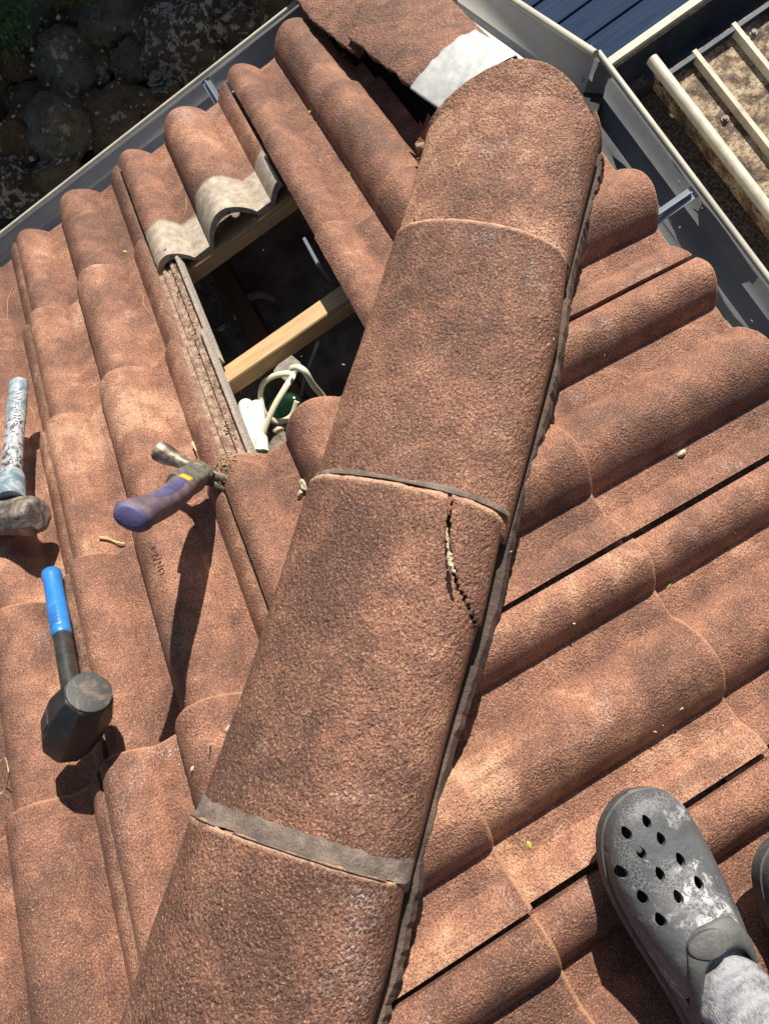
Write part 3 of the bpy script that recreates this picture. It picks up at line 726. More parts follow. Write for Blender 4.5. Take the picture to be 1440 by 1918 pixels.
# leaf litter and grit between the rocks
VV = []; FF = []; rnd = random.Random(9)
for i in range(900):
    c_ = at(rnd.uniform(-60, 620), rnd.uniform(-60, 430), ZG+.02+rnd.uniform(-.03, .14)); V2 = []; a_ = rnd.uniform(0, 6.28); l_ = rnd.uniform(.004, .016); dx = Vector((math.cos(a_), math.sin(a_), rnd.uniform(-.4, .4)))*l_; dy = Vector((-math.sin(a_), math.cos(a_), rnd.uniform(-.4, .4)))*l_*rnd.uniform(.3, .8)
    o_ = len(VV); VV += [c_-dx, c_-dy, c_+dx, c_+dy]; FF.append((o_, o_+1, o_+2, o_+3))
o = mesh('leaf_litter', VV, FF, simple('leaf_litter_bits', (.10, .06, .03), .9, c2=(.52, .46, .36), vscale=14), origin=VV[0], smooth=False); tag(o, kind='stuff')
# succulent
lg = simple('grey_green_succulent', (.16, .17, .13), .6, c2=(.22, .21, .17), vscale=30)
c = at(305, 155, ZG+.10); V = []; F = []
for ring, (n, r, ln, el) in enumerate(((7, .012, .058, .25), (6, .008, .042, .7), (5, .004, .028, 1.1))):
    for k in range(n):
        a = 6.283*(k+.5*ring)/n; dx, dy = math.cos(a), math.sin(a); o_ = len(V)
        for t, wdt in ((0, .3), (.35, .9), (.7, 1.0), (1.0, .12)):
            rr_ = r+ln*t*math.cos(el*.8); z = ln*t*math.sin(el)+.012*ring
            for sgn in (-1, 0, 1): V.append(c+Vector((dx*rr_-dy*sgn*wdt*ln*.32, dy*rr_+dx*sgn*wdt*ln*.32, z+(.006 if sgn else 0))))
        F += [tuple(q+o_ for q in f) for f in ((0,1,4,3),(1,2,5,4),(3,4,7,6),(4,5,8,7),(6,7,10,9),(7,8,11,10))]
o = mesh('succulent', V, F, lg, origin=c); md = o.modifiers.new('t', 'SOLIDIFY'); md.thickness = .004; tag(o, 'pale rosette succulent growing between the dark rocks', 'succulent')
# greenery in the corner
gl = simple('fern_green', (.035, .085, .018), .6, c2=(.09, .17, .04), vscale=25)
V = []; F = []
rnd = random.Random(4)
for k in range(1500):
    px = rnd.gauss(0, 30) if rnd.random() < .6 else rnd.uniform(-60, 190)
    py = rnd.gauss(40, 30) if px < 60 else rnd.gauss(-14, 12)
    b = at(px, py, ZG+rnd.uniform(.12, .30)); a = rnd.uniform(0, 6.283); l = rnd.uniform(.015, .045); wd_ = l*.16
    d = Vector((math.cos(a), math.sin(a), rnd.uniform(-.2, .7))); s = Vector((-math.sin(a), math.cos(a), 0))
    o_ = len(V); V += [b, b+d*l*.5+s*wd_, b+d*l, b+d*l*.5-s*wd_]; F.append((o_, o_+1, o_+2, o_+3))
o = mesh('ground_cover', V, F, gl, origin=at(10, 40, ZG), smooth=False); tag(o, kind='stuff')
wf = simple('white_petal', (.8, .8, .75), .6); yf = simple('yellow_floret', (.6, .4, .05), .6)
for i, (px, py, lab) in enumerate(((110, 33, 'white daisy in front of the small orange rock'), (61, 93, 'white daisy above the faceted grey rock, lower of two'), (55, 50, 'tiny white daisy on the upright grey rock'), (13, 71, 'tiny white daisy at the left frame edge'), (78, 35, 'smallest white daisy at the top of the upright rock'))):
    c = at(px, py, ZG+.27); r = (.011, .011, .009, .007, .005)[i]; V = [c]; F = []
    e = empty('daisy', c, lab, 'flower', 'white daisies in the garden')
    V = []
    for k in range(9):
        a = 6.283*k/9; d = Vector((math.cos(a), math.sin(a), .1)); s = Vector((-math.sin(a), math.cos(a), 0)); o_ = len(V)
        V += [c+d*r*.3, c+d*r*.8+s*r*.22, c+d*r*1.05, c+d*r*.8-s*r*.22]; F.append((o_, o_+1, o_+2, o_+3))
    mesh('petals', V, F, wf, parent=e, smooth=False)
    V, F = blob(c+Vector((0, 0, .001)), r*.38, 1, 2, 0, 1, (1, 1, .5)); mesh('flower_centre', V, F, yf, parent=e)
    V, F = tube([c-Vector((0, 0, .002)), c-Vector((.01, .01, .12))], .0012, 6); mesh('stem', V, F, gl, parent=e)
# unseen fence, added beyond the garden to put the rocks in shade
e = empty('added_shade_fence', (0.5, 4.2, ZG), 'unseen timber fence added beyond the garden to shade the rocks', 'fence')
for i in range(2):
    V, F = box((1.5, 4.23, ZG+1.0+1.4*i), 9.0, .05, .09); mesh('shade_fence_rail', V, F, M['old_wood'], parent=e, smooth=False)
V = []; F = []
for i in range(90):
    v, f = box((-3.0+i*.1, 4.2, ZG+1.6), .098, .02, 3.2); o_ = len(V); V += v; F += [tuple(q+o_ for q in g) for g in f]
mesh('shade_fence_palings', V, F, M['old_wood'], parent=e, smooth=False)

# ------------------------------------------------------------------ tools
m_ = NM('worn_tool_steel', .42); m_.b.inputs['Metallic'].default_value = .5
m_.color(m_.mix(m_.ramp(m_.noise(60, 5, .7), [(.40, 0.0), (.62, 1.0)]), (.13, .09, .065), (.42, .36, .29))); m_.normal(m_.bump(m_.noise(200, 4, .7), .0008)); M['steel'] = m_.m
M['neck'] = simple('dusty_dark_grey_steel', (.13, .13, .115), .5, .4, c2=(.24, .235, .20), vscale=70, bump=.0006, bscale=300)
M['purple'] = simple('worn_purple_rubber', (.070, .065, .17), .55, 0, c2=(.115, .10, .215), vscale=35, bump=.0006, bscale=260)
M['purple_grey'] = simple('dusty_grip_edge', (.105, .075, .105), .6, 0, c2=(.17, .13, .145), vscale=50, bump=.0006, bscale=260)
M['yellow'] = simple('yellow_sticker', (.75, .52, .03), .5, 0, c2=(.55, .38, .05), vscale=150)
M['black'] = simple('black_rubber', (.016, .016, .017), .5, 0, c2=(.035, .034, .033), vscale=30, bump=.0008, bscale=150)
def oval_ring(c, X, Y, rx, ry, n=24, p=.8):
    out = []
    for k in range(n):
        a = 2*math.pi*k/n; co, si = math.cos(a), math.sin(a)
        out.append(c + X*(rx*math.copysign(abs(co)**p, co)) + Y*(ry*math.copysign(abs(si)**p, si)))
    return out
def ringed(name, specs, X, Y, mat, parent, n=24, ang=40):
    """specs: (centre, rx, ry, power)"""
    V, F = loft([oval_ring(c, X, Y, rx, ry, n, p) for c, rx, ry, p in specs])
    o = mesh(name, V, F, mat, parent=parent, ang=ang)
    bm = bmesh.new(); bm.from_mesh(o.data); bmesh.ops.recalc_face_normals(bm, faces=bm.faces); bm.to_mesh(o.data); bm.free(); o.data.set_sharp_from_angle(angle=R(ang))
    return o
# claw hammer, claw stuck down between two tiles, handle standing up towards the viewer
Hc = at(378, 886, 'L', .050); butt = Vector((.288, -.966, .685)); D = (butt-Hc).normalized(); HLn = (butt-Hc).length
Fp = at(311, 836, 'L', .060); Fd = (Fp-Hc); Fd -= D*Fd.dot(D)*.8; FL = Fd.length; Fd.normalize(); Sd = D.cross(Fd).normalized(); Fq = Sd.cross(D).normalized()
e = empty('claw_hammer', at(395, 895, 'L', 0), 'claw hammer with purple grip standing upright with its claw stuck between two tiles', 'claw hammer')
x_, y_, z_ = frame(Fd, D)
ringed('hammer_head', [(Hc-Fd*.020, .011, .013, .6), (Hc-Fd*.012, .0145, .016, .5), (Hc+Fd*.012, .0145, .016, .5), (Hc+Fd*.020, .011, .012, .7), (Hc+Fd*.034, .0095, .0100, .9), (Hc+Fd*.044, .0115, .0115, 1), (Hc+Fd*(FL-.018), .0160, .0160, 1), (Hc+Fd*(FL-.003), .0165, .0165, 1), (Hc+Fd*FL, .0150, .0150, 1)], x_, y_, M['steel'], e)
for sg in (-1, 1):
    P = [Hc-Fd*.014+x_*sg*.005, Hc-Fd*.030+x_*sg*.008-D*.002, Hc-Fd*.048+x_*sg*.0095-D*.012, Hc-Fd*.062+x_*sg*.010-D*.030]
    V, F = tube(smoothpath(P, 5), [.0075-.0003*i for i in range(16)], 12, .75, up=D, power=.7); mesh('claw', V, F, M['steel'], parent=e)
ringed('steel_neck', [(Hc-D*.014, .010, .010, .5), (Hc+D*.012, .0135, .015, .45), (Hc+D*.035, .0155, .019, .4), (Hc+D*.085, .0160, .019, .4), (Hc+D*.11, .015, .018, .45)], Sd, Fq, M['neck'], e)
def hb(t): # handle axis with a slight bow
    return Hc + D*(t*HLn) - Fq*.010*math.sin(math.pi*min(max((t-.25)/.75, 0), 1)*.9)
sp = []
for t, rx, ry in ((.30, .0155, 0.0167), (.32, .0175, 0.0189), (.40, .0172, 0.0185), (.52, .0175, 0.0180), (.66, .0180, 0.0180), (.80, .0178, 0.0180), (.90, .0175, 0.0189), (.955, .0178, 0.0226), (.99, .0175, 0.0224), (1.005, .0145, 0.0190)):
    sp.append((hb(t), rx, ry, .8))
g = ringed('grip', sp, Sd, Fq, M['purple_grey'], e)
inlay = []
for t, rx, ry in ((.40, .004, 0.0063), (.43, .0178, 0.0135), (.52, .0184, 0.0144), (.66, .0190, 0.0149), (.78, .0188, 0.0135), (.84, .0183, 0.0090), (.86, .004, 0.0045)):
    inlay.append((hb(t), rx, ry, .85))
ringed('grip_inlay', inlay, Sd, Fq, M['purple'], e)
V, F = box(hb(.385), .0352, .017, .020, X=Sd, Y=Fq, Z=D, bev=.001); mesh('yellow_sticker', V, F, M['yellow'], parent=e)
ringed('butt_pad', [(hb(1.0), .0150, .0205, .85), (hb(1.0)+D*.004, .0130, .0185, .9), (hb(1.0)+D*.0055, .0100, .015, .9)], Sd, Fq, M['purple'], e)
# lump hammer at the left frame edge
m_ = NM('chipped_white_shaft', .6); m_.color(m_.mix(m_.ramp(m_.noise(95, 5, .8), [(.44, 0.0), (.50, 1.0)]), (.045, .045, .048), (.43, .44, .46))); m_.normal(m_.bump(m_.noise(120, 4), .001)); M['chip'] = m_.m
m_ = NM('blue_grey_tape', .5); m_.color(m_.mix(m_.ramp(m_.noise(40, 5, .7, 1.2), [(.42, 0.0), (.60, 1.0)]), (.13, .20, .26), (.40, .43, .44))); m_.normal(m_.bump(m_.noise(90, 4), .0015)); M['tape'] = m_.m
m_ = NM('battered_lump_steel', .6); m_.b.inputs['Metallic'].default_value = .35; m_.color(m_.mix(m_.ramp(m_.noise(28, 5, .75, .6), [(.40, 0.0), (.62, 1.0)]), (.11, .10, .095), (.42, .33, .25))); m_.normal(m_.bump(m_.noise(70, 5), .002)); M['lump'] = m_.m
La = at(36, 716, 'L', .070); Lb = at(16, 955, 'L', .075); e = empty('lump_hammer', at(20, 990, 'L', .03), 'battered lump hammer with taped blue grey handle lying at the left frame edge', 'lump hammer')
d = (Lb-La).normalized(); x_, y_, z_ = frame(d, Vector(nL)); LL = (Lb-La).length
ringed('taped_grip', [(La-d*.002, .010, .010, .9), (La+d*.002, .0172, .015, .9), (La+d*.06, .0178, .0155, .9), (La+d*LL*.36, .0172, .0155, .9)], x_, y_, M['tape'], e)
ringed('shaft', [(La+d*LL*.355, .0165, .0148, .9), (La+d*LL*.5, .0172, .0150, .9), (La+d*LL*.74, .0185, .0160, .9)], x_, y_, M['chip'], e)
ringed('collar', [(La+d*LL*.735, .0190, .0165, .8), (La+d*LL*.76, .0215, .019, .7), (La+d*LL*.93, .0265, .022, .7)], x_, y_, M['tape'], e)
ax = (at(95, 962, 'L', .07)-at(-30, 962, 'L', .07)).normalized(); u_ = Vector(nL); v_ = u_.cross(ax).normalized(); u_ = ax.cross(v_).normalized()
hc_ = at(32, 966, 'L', .062)
def oct2(c, r, sq=1.0): return [c+u_*(r*sq*math.cos(R(22.5+45*k)))+v_*(r*math.sin(R(22.5+45*k))) for k in range(8)]
V, F = loft([oct2(hc_+ax*a_, r_, q_) for a_, r_, q_ in ((-.070, .024, 1), (-.064, .031, 1), (-.040, .034, 1), (-.024, .034, .95), (-.018, .034, .86), (.014, .034, .86), (.020, .034, .95), (.034, .034, 1), (.048, .0315, 1), (.053, .025, 1))])
hd = mesh('hammer_head', V, F, M['lump'], parent=e, ang=25); bm = bmesh.new(); bm.from_mesh(hd.data); bmesh.ops.recalc_face_normals(bm, faces=bm.faces); bm.to_mesh(hd.data); bm.free(); hd.data.set_sharp_from_angle(angle=R(25))
md = hd.modifiers.new('b', 'BEVEL'); md.width = .003; md.segments = 2; md.limit_method = 'ANGLE'; md.angle_limit = R(15)
# dead blow mallet with blue grip
e = empty('mallet', at(150, 1400, 'L', .03), 'black rubber mallet with bright blue grip lying across the left tiles', 'mallet')
m_ = NM('bright_blue_grip', .38); m_.color(m_.mix(m_.ramp(m_.noise(30, 4, .6), [(.35, 0.0), (.7, 1.0)]), (.020, .165, .50), (.045, .245, .62))); m_.normal(m_.bump(m_.noise(300, 2), .0003)); M['blue'] = m_.m
M['shaft_black'] = simple('dark_steel_shaft', (.05, .05, .048), .35, .5, c2=(.085, .085, .08), vscale=60)
Ma = at(97, 1074, 'L', .045); Mt = at(167, 1298, 'L', .118); Mb = at(122, 1393, 'L', .046); Mc = (Mt+Mb)/2
Mx = (Mt-Mb).normalized(); d = (Mc-Ma).normalized()
x_, y_, z_ = frame(d, Vector(nL)); Gb = Ma+d*((Mc-Ma).length*.475)
LL = (Gb-Ma).length
ringed('grip', [(Ma-d*.003, .0125, .0125, 1), (Ma, .0150, .0150, 1), (Ma+d*.010, .0156, .0156, 1), (Ma+d*.015, .0142, .0142, 1), (Ma+d*LL*.3, .0140, .0140, 1), (Ma+d*LL*.6, .0148, .0150, 1), (Ma+d*LL*.88, .0144, .0146, 1), (Ma+d*LL*.9, .0136, .0138, 1), (Ma+d*LL*.915, .0146, .0148, 1), (Ma+d*LL*.99, .0140, .0142, 1), (Gb, .0130, .0132, 1)], x_, y_, M['blue'], e)
# raised dots on the grip's upper side
V = []; F = []
for i in range(9):
    for j in range(7):
        a = R(58+j*9+(i % 2)*4.5); p = Ma+d*(LL*.62+i*.0042); n_ = x_*math.cos(a)+y_*math.sin(a); v, f = blob(p+n_*.0149, .0014, i, 1, 0, 1); o_ = len(V); V += v; F += [tuple(q+o_ for q in g) for g in f]
mesh('grip_dots', V, F, M['blue'], parent=e)
ringed('shaft', [(Gb-d*.004, .0128, .0128, 1), (Gb+d*.002, .0130, .0130, 1), (Mc-d*.045, .0130, .0130, 1), (Mc-d*.044, .0142, .0142, .9), (Mc-d*.02, .018, .018, .9)], x_, y_, M['shaft_black'], e)
Xo = Mx.cross(d).normalized(); Yo = Mx.cross(Xo).normalized(); ML = (Mt-Mb).length
def octo(c, r, ph=22.5): return [c+Xo*(r*math.cos(R(ph+45*k)))+Yo*(r*math.sin(R(ph+45*k))) for k in range(8)]
rings = [octo(Mb-Mx*.0, .028), octo(Mb+Mx*.006, .033), octo(Mb+Mx*ML*.30, .0415), octo(Mb+Mx*ML*.70, .0415), octo(Mt-Mx*.012, .0345), octo(Mt-Mx*.002, .0325), octo(Mt, .0295)]
V, F = loft(rings); o = mesh('mallet_head', V, F, M['black'], parent=e, ang=20)
bm = bmesh.new(); bm.from_mesh(o.data); bmesh.ops.recalc_face_normals(bm, faces=bm.faces)
bm.to_mesh(o.data); bm.free(); o.data.set_sharp_from_angle(angle=R(20))
md = o.modifiers.new('b', 'BEVEL'); md.width = .0022; md.segments = 2; md.limit_method = 'ANGLE'; md.angle_limit = R(15)
m_ = NM('dusty_mallet_face', .6); m_.color(m_.mix(m_.ramp(m_.noise(30, 5, .7, .5), [(.50, 0.0), (.64, .7)]), (.055, .057, .055), (.27, .19, .13))); M['face'] = m_.m
ringed('mallet_face', [(Mt-Mx*.003, .0298, .0298, 1), (Mt+Mx*.003, .0285, .0285, 1), (Mt+Mx*.0042, .0255, .0255, 1)], Xo, Yo, M['face'], e, n=32)
vd = (Vector(CAMPOS)-Mc).normalized(); vd -= Mx*vd.dot(Mx); vd -= d*vd.dot(d); vd.normalize()
k = max(range(8), key=lambda k: (Xo*math.cos(R(45*k))+Yo*math.sin(R(45*k))).dot(vd)); nd = Xo*math.cos(R(45*k))+Yo*math.sin(R(45*k)); td = Mx.cross(nd)
V, F = box(Mb+Mx*ML*.5+nd*.0384, .024, .026, .0022, X=td, Y=Mx, Z=nd, bev=.001); mesh('side_panel', V, F, M['black'], parent=e)

# ------------------------------------------------------------------ person: legs in socks and clogs
m_ = NM('paint_worn_grey_foam', .55)
pv = m_.math('MULTIPLY', m_.ramp(m_.noise(17, 3, .6, .4), [(.56, 0.0), (.64, .85)]), m_.ramp(m_.noise(130, 6, .8, .5), [(.49, 0.0), (.53, 1.0)]))
cr = m_.ramp(m_.vor(260, 'DISTANCE_TO_EDGE'), [(.0, .45), (.08, 0.0)]); cr = m_.math('MULTIPLY', cr, m_.ramp(m_.noise(15, 2, .5), [(.52, 0.0), (.60, 1.0)]))
c = m_.mix(m_.ramp(m_.noise(12, 5, .65), [(.35, 0.0), (.65, 1.0)]), (.060, .062, .065), (.115, .117, .120)); c = m_.mix(m_.math('MAXIMUM', pv, cr), c, (.46, .47, .48))
c = m_.mix(m_.ramp(m_.noise(22, 3, .6, .3), [(.66, 0.0), (.76, .6)]), c, (.30, .18, .11)); m_.color(c); m_.normal(m_.bump(m_.noise(120, 4, .6), .0012)); M['foam'] = m_.m
M['foam_plain'] = simple('grey_foam', (.070, .072, .072), .6, 0, c2=(.125, .125, .12), vscale=45, bump=.0008, bscale=200)
m_ = NM('grey_melange_sock', .95); c = m_.mix(m_.ramp(m_.noise(260, 5, .8, .8), [(.40, 0.0), (.60, 1.0)]), (.13, .13, .14), (.32, .32, .34)); wv = m_.N('ShaderNodeTexWave'); wv.bands_direction = 'X'; wv.inputs['Scale'].default_value = 170; wv.inputs['Distortion'].default_value = 1.5; m_.L(m_.co, wv.inputs[0])
w2 = m_.N('ShaderNodeTexWave'); w2.bands_direction = 'Z'; w2.inputs['Scale'].default_value = 22; w2.inputs['Distortion'].default_value = 3.5; w2.inputs['Detail'].default_value = 3; w2.inputs['Detail Scale'].default_value = 2.5; m_.L(m_.co, w2.inputs[0])
c = m_.mix(m_.math('MULTIPLY', w2.outputs['Fac'], .5), c, (.46, .46, .48)); m_.color(c); m_.normal(m_.bump(wv.outputs['Fac'], .0005, .35, m_.bump(m_.noise(300, 4, .7), .0016))); M['sock'] = m_.m
M['skin'] = simple('skin', (.55, .33, .23), .5)
M['trousers'] = simple('dark_work_trousers', (.03, .035, .045), .9, c2=(.05, .055, .065), vscale=60, bump=.001, bscale=300)

def interp(tab, t):
    for (a, b), (c_, d_) in zip(tab, tab[1:]):
        if a <= t <= c_:
            f = (t-a)/(c_-a); f = f*f*(3-2*f) if False else f
            return b+(d_-b)*f
    return tab[-1][1]
def hermite(tab, t):
    n = len(tab)
    for i in range(n-1):
        if tab[i][0] <= t <= tab[i+1][0]:
            x0, y0 = tab[i]; x1, y1 = tab[i+1]; h = x1-x0; f = (t-x0)/h
            m0 = (y1-tab[i-1][1])/(x1-tab[i-1][0]) if i > 0 else (y1-y0)/h
            m1 = (tab[i+2][1]-y0)/(tab[i+2][0]-x0) if i < n-2 else (y1-y0)/h
            return (2*f**3-3*f*f+1)*y0+(f**3-2*f*f+f)*h*m0+(-2*f**3+3*f*f)*y1+(f**3-f*f)*h*m1
    return tab[-1][1]
LAT = [(0, .0), (.015, .020), (.06, .034), (.2, .042), (.4, .050), (.6, .064), (.74, .069), (.86, .062), (.94, .046), (.985, .022), (1, 0)]
MED = [(0, .0), (.015, .020), (.06, .034), (.2, .040), (.4, .044), (.6, .056), (.74, .062), (.86, .060), (.94, .049), (.985, .026), (1, 0)]
TOP = [(0, .040), (.03, .058), (.1, .068), (.25, .070), (.40, .088), (.52, .098), (.62, .090), (.72, .078), (.84, .066), (.93, .056), (.98, .044), (1, .030)]
CL = .325; CW = .83
def clog_shell(shrink, floor, mirror, grow=0):
    """closed body: rings across the foot from heel to toe"""
    ny, na = 46, 40; rings = []
    for i in range(ny):
        t = .5-.5*math.cos(math.pi*i/(ny-1)); t = min(max(t, .002), .998)
        la = max(hermite(LAT, t)*CW-shrink+grow, .002); me_ = max(hermite(MED, t)*CW-shrink+grow, .002); tp = max(hermite(TOP, t)-shrink+grow, floor+.004)
        y = shrink-grow + t*(CL-2*(shrink-grow)); lift = .016*max(0, (t-.72)/.28)**2
        ring = []
        for k in range(na):
            a = 2*math.pi*k/na; co, si = math.cos(a), math.sin(a)
            x = (me_ if co > 0 else la)*math.copysign(abs(co)**.72, co)
            zm = floor + (tp-floor)*.36
            z = zm+(tp-zm)*abs(si)**.80 if si > 0 else zm-(zm-floor)*abs(si)**.5
            ring.append(Vector((x*mirror, y, z+lift)))
        rings.append(ring)
    return loft(rings)
HOLES = [(.030, .268), (-.002, .253), (-.022, .222), (.020, .222), (.046, .238), (-.004, .198), (.036, .198), (.058, .205), (.012, .172), (.046, .168), (.022, .146), (-.050, .235), (-.044, .268), (.062, .17)]
def fmat(O, Y_, Z_):
    Y_ = Y_.normalized(); X_ = Y_.cross(Z_).normalized(); Z_ = X_.cross(Y_)
    m = Matrix.Identity(4)
    for i in range(3): m[i][0] = X_[i]; m[i][1] = Y_[i]; m[i][2] = Z_[i]; m[i][3] = O[i]
    return m
def tmp(V, F):
    me = bpy.data.meshes.new('t'); me.from_pydata([tuple(v) for v in V], [], F); me.update()
    bm = bmesh.new(); bm.from_mesh(me); bmesh.ops.recalc_face_normals(bm, faces=bm.faces); bm.to_mesh(me); bm.free()
    o = bpy.data.objects.new('t', me); COL.objects.link(o); return o
def cyl(cx, cy, rx, ry, z0, z1, n=20, tear=0):
    r = [[Vector((cx+rx*math.cos(6.28319*k/n)*(1-tear*max(0, math.sin(6.28319*k/n))), cy+ry*math.sin(6.28319*k/n), z)) for k in range(n)] for z in (z0, z1)]
    return loft(r)
def clog(parent, label, toe, Y_, Z_, mirror):
    Y_ = Y_.normalized(); O = toe - Y_*CL; Mx_ = fmat(O, Y_, Z_)
    base = tmp(*clog_shell(0, .004, mirror)); cut = []
    inner = tmp(*clog_shell(.0055, .026, mirror)); cut.append(inner)
    op = tmp(*cyl(-.002*mirror, .088, .046, .092, .052, .25, 40)); cut.append(op)
    hs_ = [cyl(x*mirror, y, .0044, .0068, .03, .2, 14, .35) for x, y in HOLES]
    V, F = join(*hs_); ho = tmp(V, F); cut.append(ho)
    for c_ in cut:
        md = base.modifiers.new('b', 'BOOLEAN'); md.object = c_; md.operation = 'DIFFERENCE'; md.solver = 'EXACT'
    dg = bpy.context.evaluated_depsgraph_get(); dg.update(); me = bpy.data.meshes.new_from_object(base.evaluated_get(dg))
    for o_ in [base]+cut: bpy.data.objects.remove(o_)
    me.materials.clear(); me.materials.append(M['foam']); me.name = 'clog'
    me.shade_smooth(); me.set_sharp_from_angle(angle=R(42))
    o = bpy.data.objects.new('clog', me); COL.objects.link(o); o.parent = parent; o.matrix_basis = PM[parent.name].inverted() @ Mx_; PM[o.name] = Mx_
    if label: o['label'] = label
    # sole edge welt
    rings = []; n = 60
    V = []
    for k in range(n):
        a = k/n; side = 1 if a < .5 else -1; t = (a*2 if a < .5 else 2-a*2); t = .5-.5*math.cos(math.pi*t)
        wv_ = CW*hermite(MED if side > 0 else LAT, min(max(t, .001), .999))
        V.append(Vector((side*wv_*mirror, t*CL, .016*max(0, (t-.72)/.28)**2)))
    ce = Vector((0, CL/2, 0)); VV = []
    for gx, z in ((-.004, 0), (.0022, .003), (.0022, .020), (-.003, .023)):
        for v in V:
            dd = Vector((v.x, (v.y-CL/2)*.5, 0)).normalized(); VV.append(Mx_ @ (v+dd*gx+Vector((0, 0, z))))
    F = grid_faces(n, 4, True)+[tuple(range(n)), tuple(range(4*n-1, 3*n-1, -1))]
    mesh('sole', VV, F, M['foam_plain'], parent=o, M=Mx_)
    # strap lying forward over the instep, with the round pivot badge
    V = []; rows = 9; cols = 44
    for i in range(rows):
        for j in range(cols):
            a = math.pi*(.03+.94*j/(cols-1)); t = .535+.085*(i/(rows-1)) - .26*abs(math.cos(a))**2.4*(1 if i else 1)+.02*(i/(rows-1))*abs(math.cos(a))
            t = max(t, .06); la = CW*hermite(LAT, t); me_ = CW*hermite(MED, t); tp = hermite(TOP, t); co, si = math.cos(a), math.sin(a)
            zm = .004+(tp-.004)*.36; off = .0028*math.sin(math.pi*i/(rows-1))**.4+.0003 if 0 < i < rows-1 else -.001
            x = (me_ if co > 0 else la)*math.copysign(abs(co)**.72, co); z = zm+(tp-zm)*abs(si)**.80
            nrm_ = Vector((co, 0, si+.2)).normalized(); p = Vector((x, t*CL, z))+nrm_*off
            V.append(Mx_ @ Vector((p.x*mirror, p.y, p.z)))
    s_ = mesh('strap', V, grid_faces(cols, rows), M['foam_plain'], parent=o, M=Mx_, ang=60)
    n_ = s_.data.polygons[len(s_.data.polygons)//2].normal
    if n_.z < 0: s_.data.flip_normals()
    md = s_.modifiers.new('t', 'SOLIDIFY'); md.thickness = .004; md.offset = -1
    t = .575; p = Vector((-.012*mirror, t*CL, hermite(TOP, t)+.0045)); V, F = loft([[Vector((p.x+rx*math.cos(6.28319*k/28), p.y+ry*math.sin(6.28319*k/28), p.z+z-.16*(p.y+ry*math.sin(6.28319*k/28)-t*CL)-7*(p.x+rx*math.cos(6.28319*k/28))**2)) for k in range(28)] for rx, ry, z in ((.020, .0115, -.004), (.020, .0115, .0022), (.017, .0090, .0034))])
    mesh('oval_badge', [Mx_ @ v for v in V], F, M['foam_plain'], parent=s_, M=Mx_)
    return o, Mx_
def sock(parent, Mx_, mirror, knee):
    P = [Vector((0, .205, .040)), Vector((0, .185, .046)), Vector((0, .165, .054)), Vector((0, .125, .070)), Vector((0, .085, .098)), Vector((0, .066, .140)), Vector((0, .060, .195))]
    rad = [.012, .026, .033, .038, .040, .040, .041]
    W = [Mx_ @ p for p in P]; d = (knee-W[-1]); W += [W[-1]+d*k for k in (.2, .45)]; rad += [.046, .054]
    Q = smoothpath(W, 10); rr = [rad[min(i//10, len(rad)-2)]*(1-(i % 10)/10)+rad[min(i//10+1, len(rad)-1)]*((i % 10)/10) for i in range(len(Q))]; rr[-1] = rad[-1]
    rings = []; n = 64
    for i, p in enumerate(Q):
        dd = Q[min(i+1, len(Q)-1)]-Q[max(i-1, 0)]; x, y, z = frame(dd, Vector((Mx_[0][0], Mx_[1][0], Mx_[2][0])).cross(dd))
        ring = []
        wr = 1.25 if i > 16 else .3
        for k in range(n):
            a = 2*math.pi*k/n; q = Vector((math.cos(a)*1.1, math.sin(a)*1.1, i*.42))
            rk = rr[i]*(1+wr*(.042*math.sin(i*1.5+1.3*math.sin(a*2+i*.2)+2*noise.noise(q))+.03*noise.noise(q*2)))
            ring.append(p+x*(rk*math.cos(a))+y*(rk*.98*math.sin(a)))
        rings.append(ring)
    V, F = loft(rings); o = mesh('sock', V, F, M['sock'], parent=parent, M=Mx_)
    bm = bmesh.new(); bm.from_mesh(o.data); bmesh.ops.recalc_face_normals(bm, faces=bm.faces); bm.to_mesh(o.data); bm.free()
    md = o.modifiers.new('s', 'SUBSURF'); md.levels = 1; md.render_levels = 1
    return W
Zc = Vector(nR)
toeL = at(1157, 1480, 'R', .052); footdir = (at(1157, 1480, 'R', .05)-at(1346, 1910, 'R', .05)).normalized()
toeR = at(1440, 1553, 'R', .052)
_Mi = fmat(toeL-footdir*CL, footdir, Zc).inverted(); HOLES = []
for px, py in ((1217, 1540), (1183, 1563), (1242, 1572), (1155, 1602), (1206, 1598), (1275, 1610), (1179, 1640), (1237, 1637), (1209, 1683), (1265, 1678), (1304, 1652), (1235, 1722), (1126, 1552), (1122, 1606)):
    q_ = _Mi @ at(px, py, 'R', .052+.074); HOLES.append((q_.x, q_.y))
kneeL = Vector((toeL.x+.07, toeL.y-.30, toeL.z+.50)); kneeR = Vector((toeR.x+.10, toeR.y-.31, toeR.z+.50))
pelvis = Vector((.80, -2.28, 1.12))
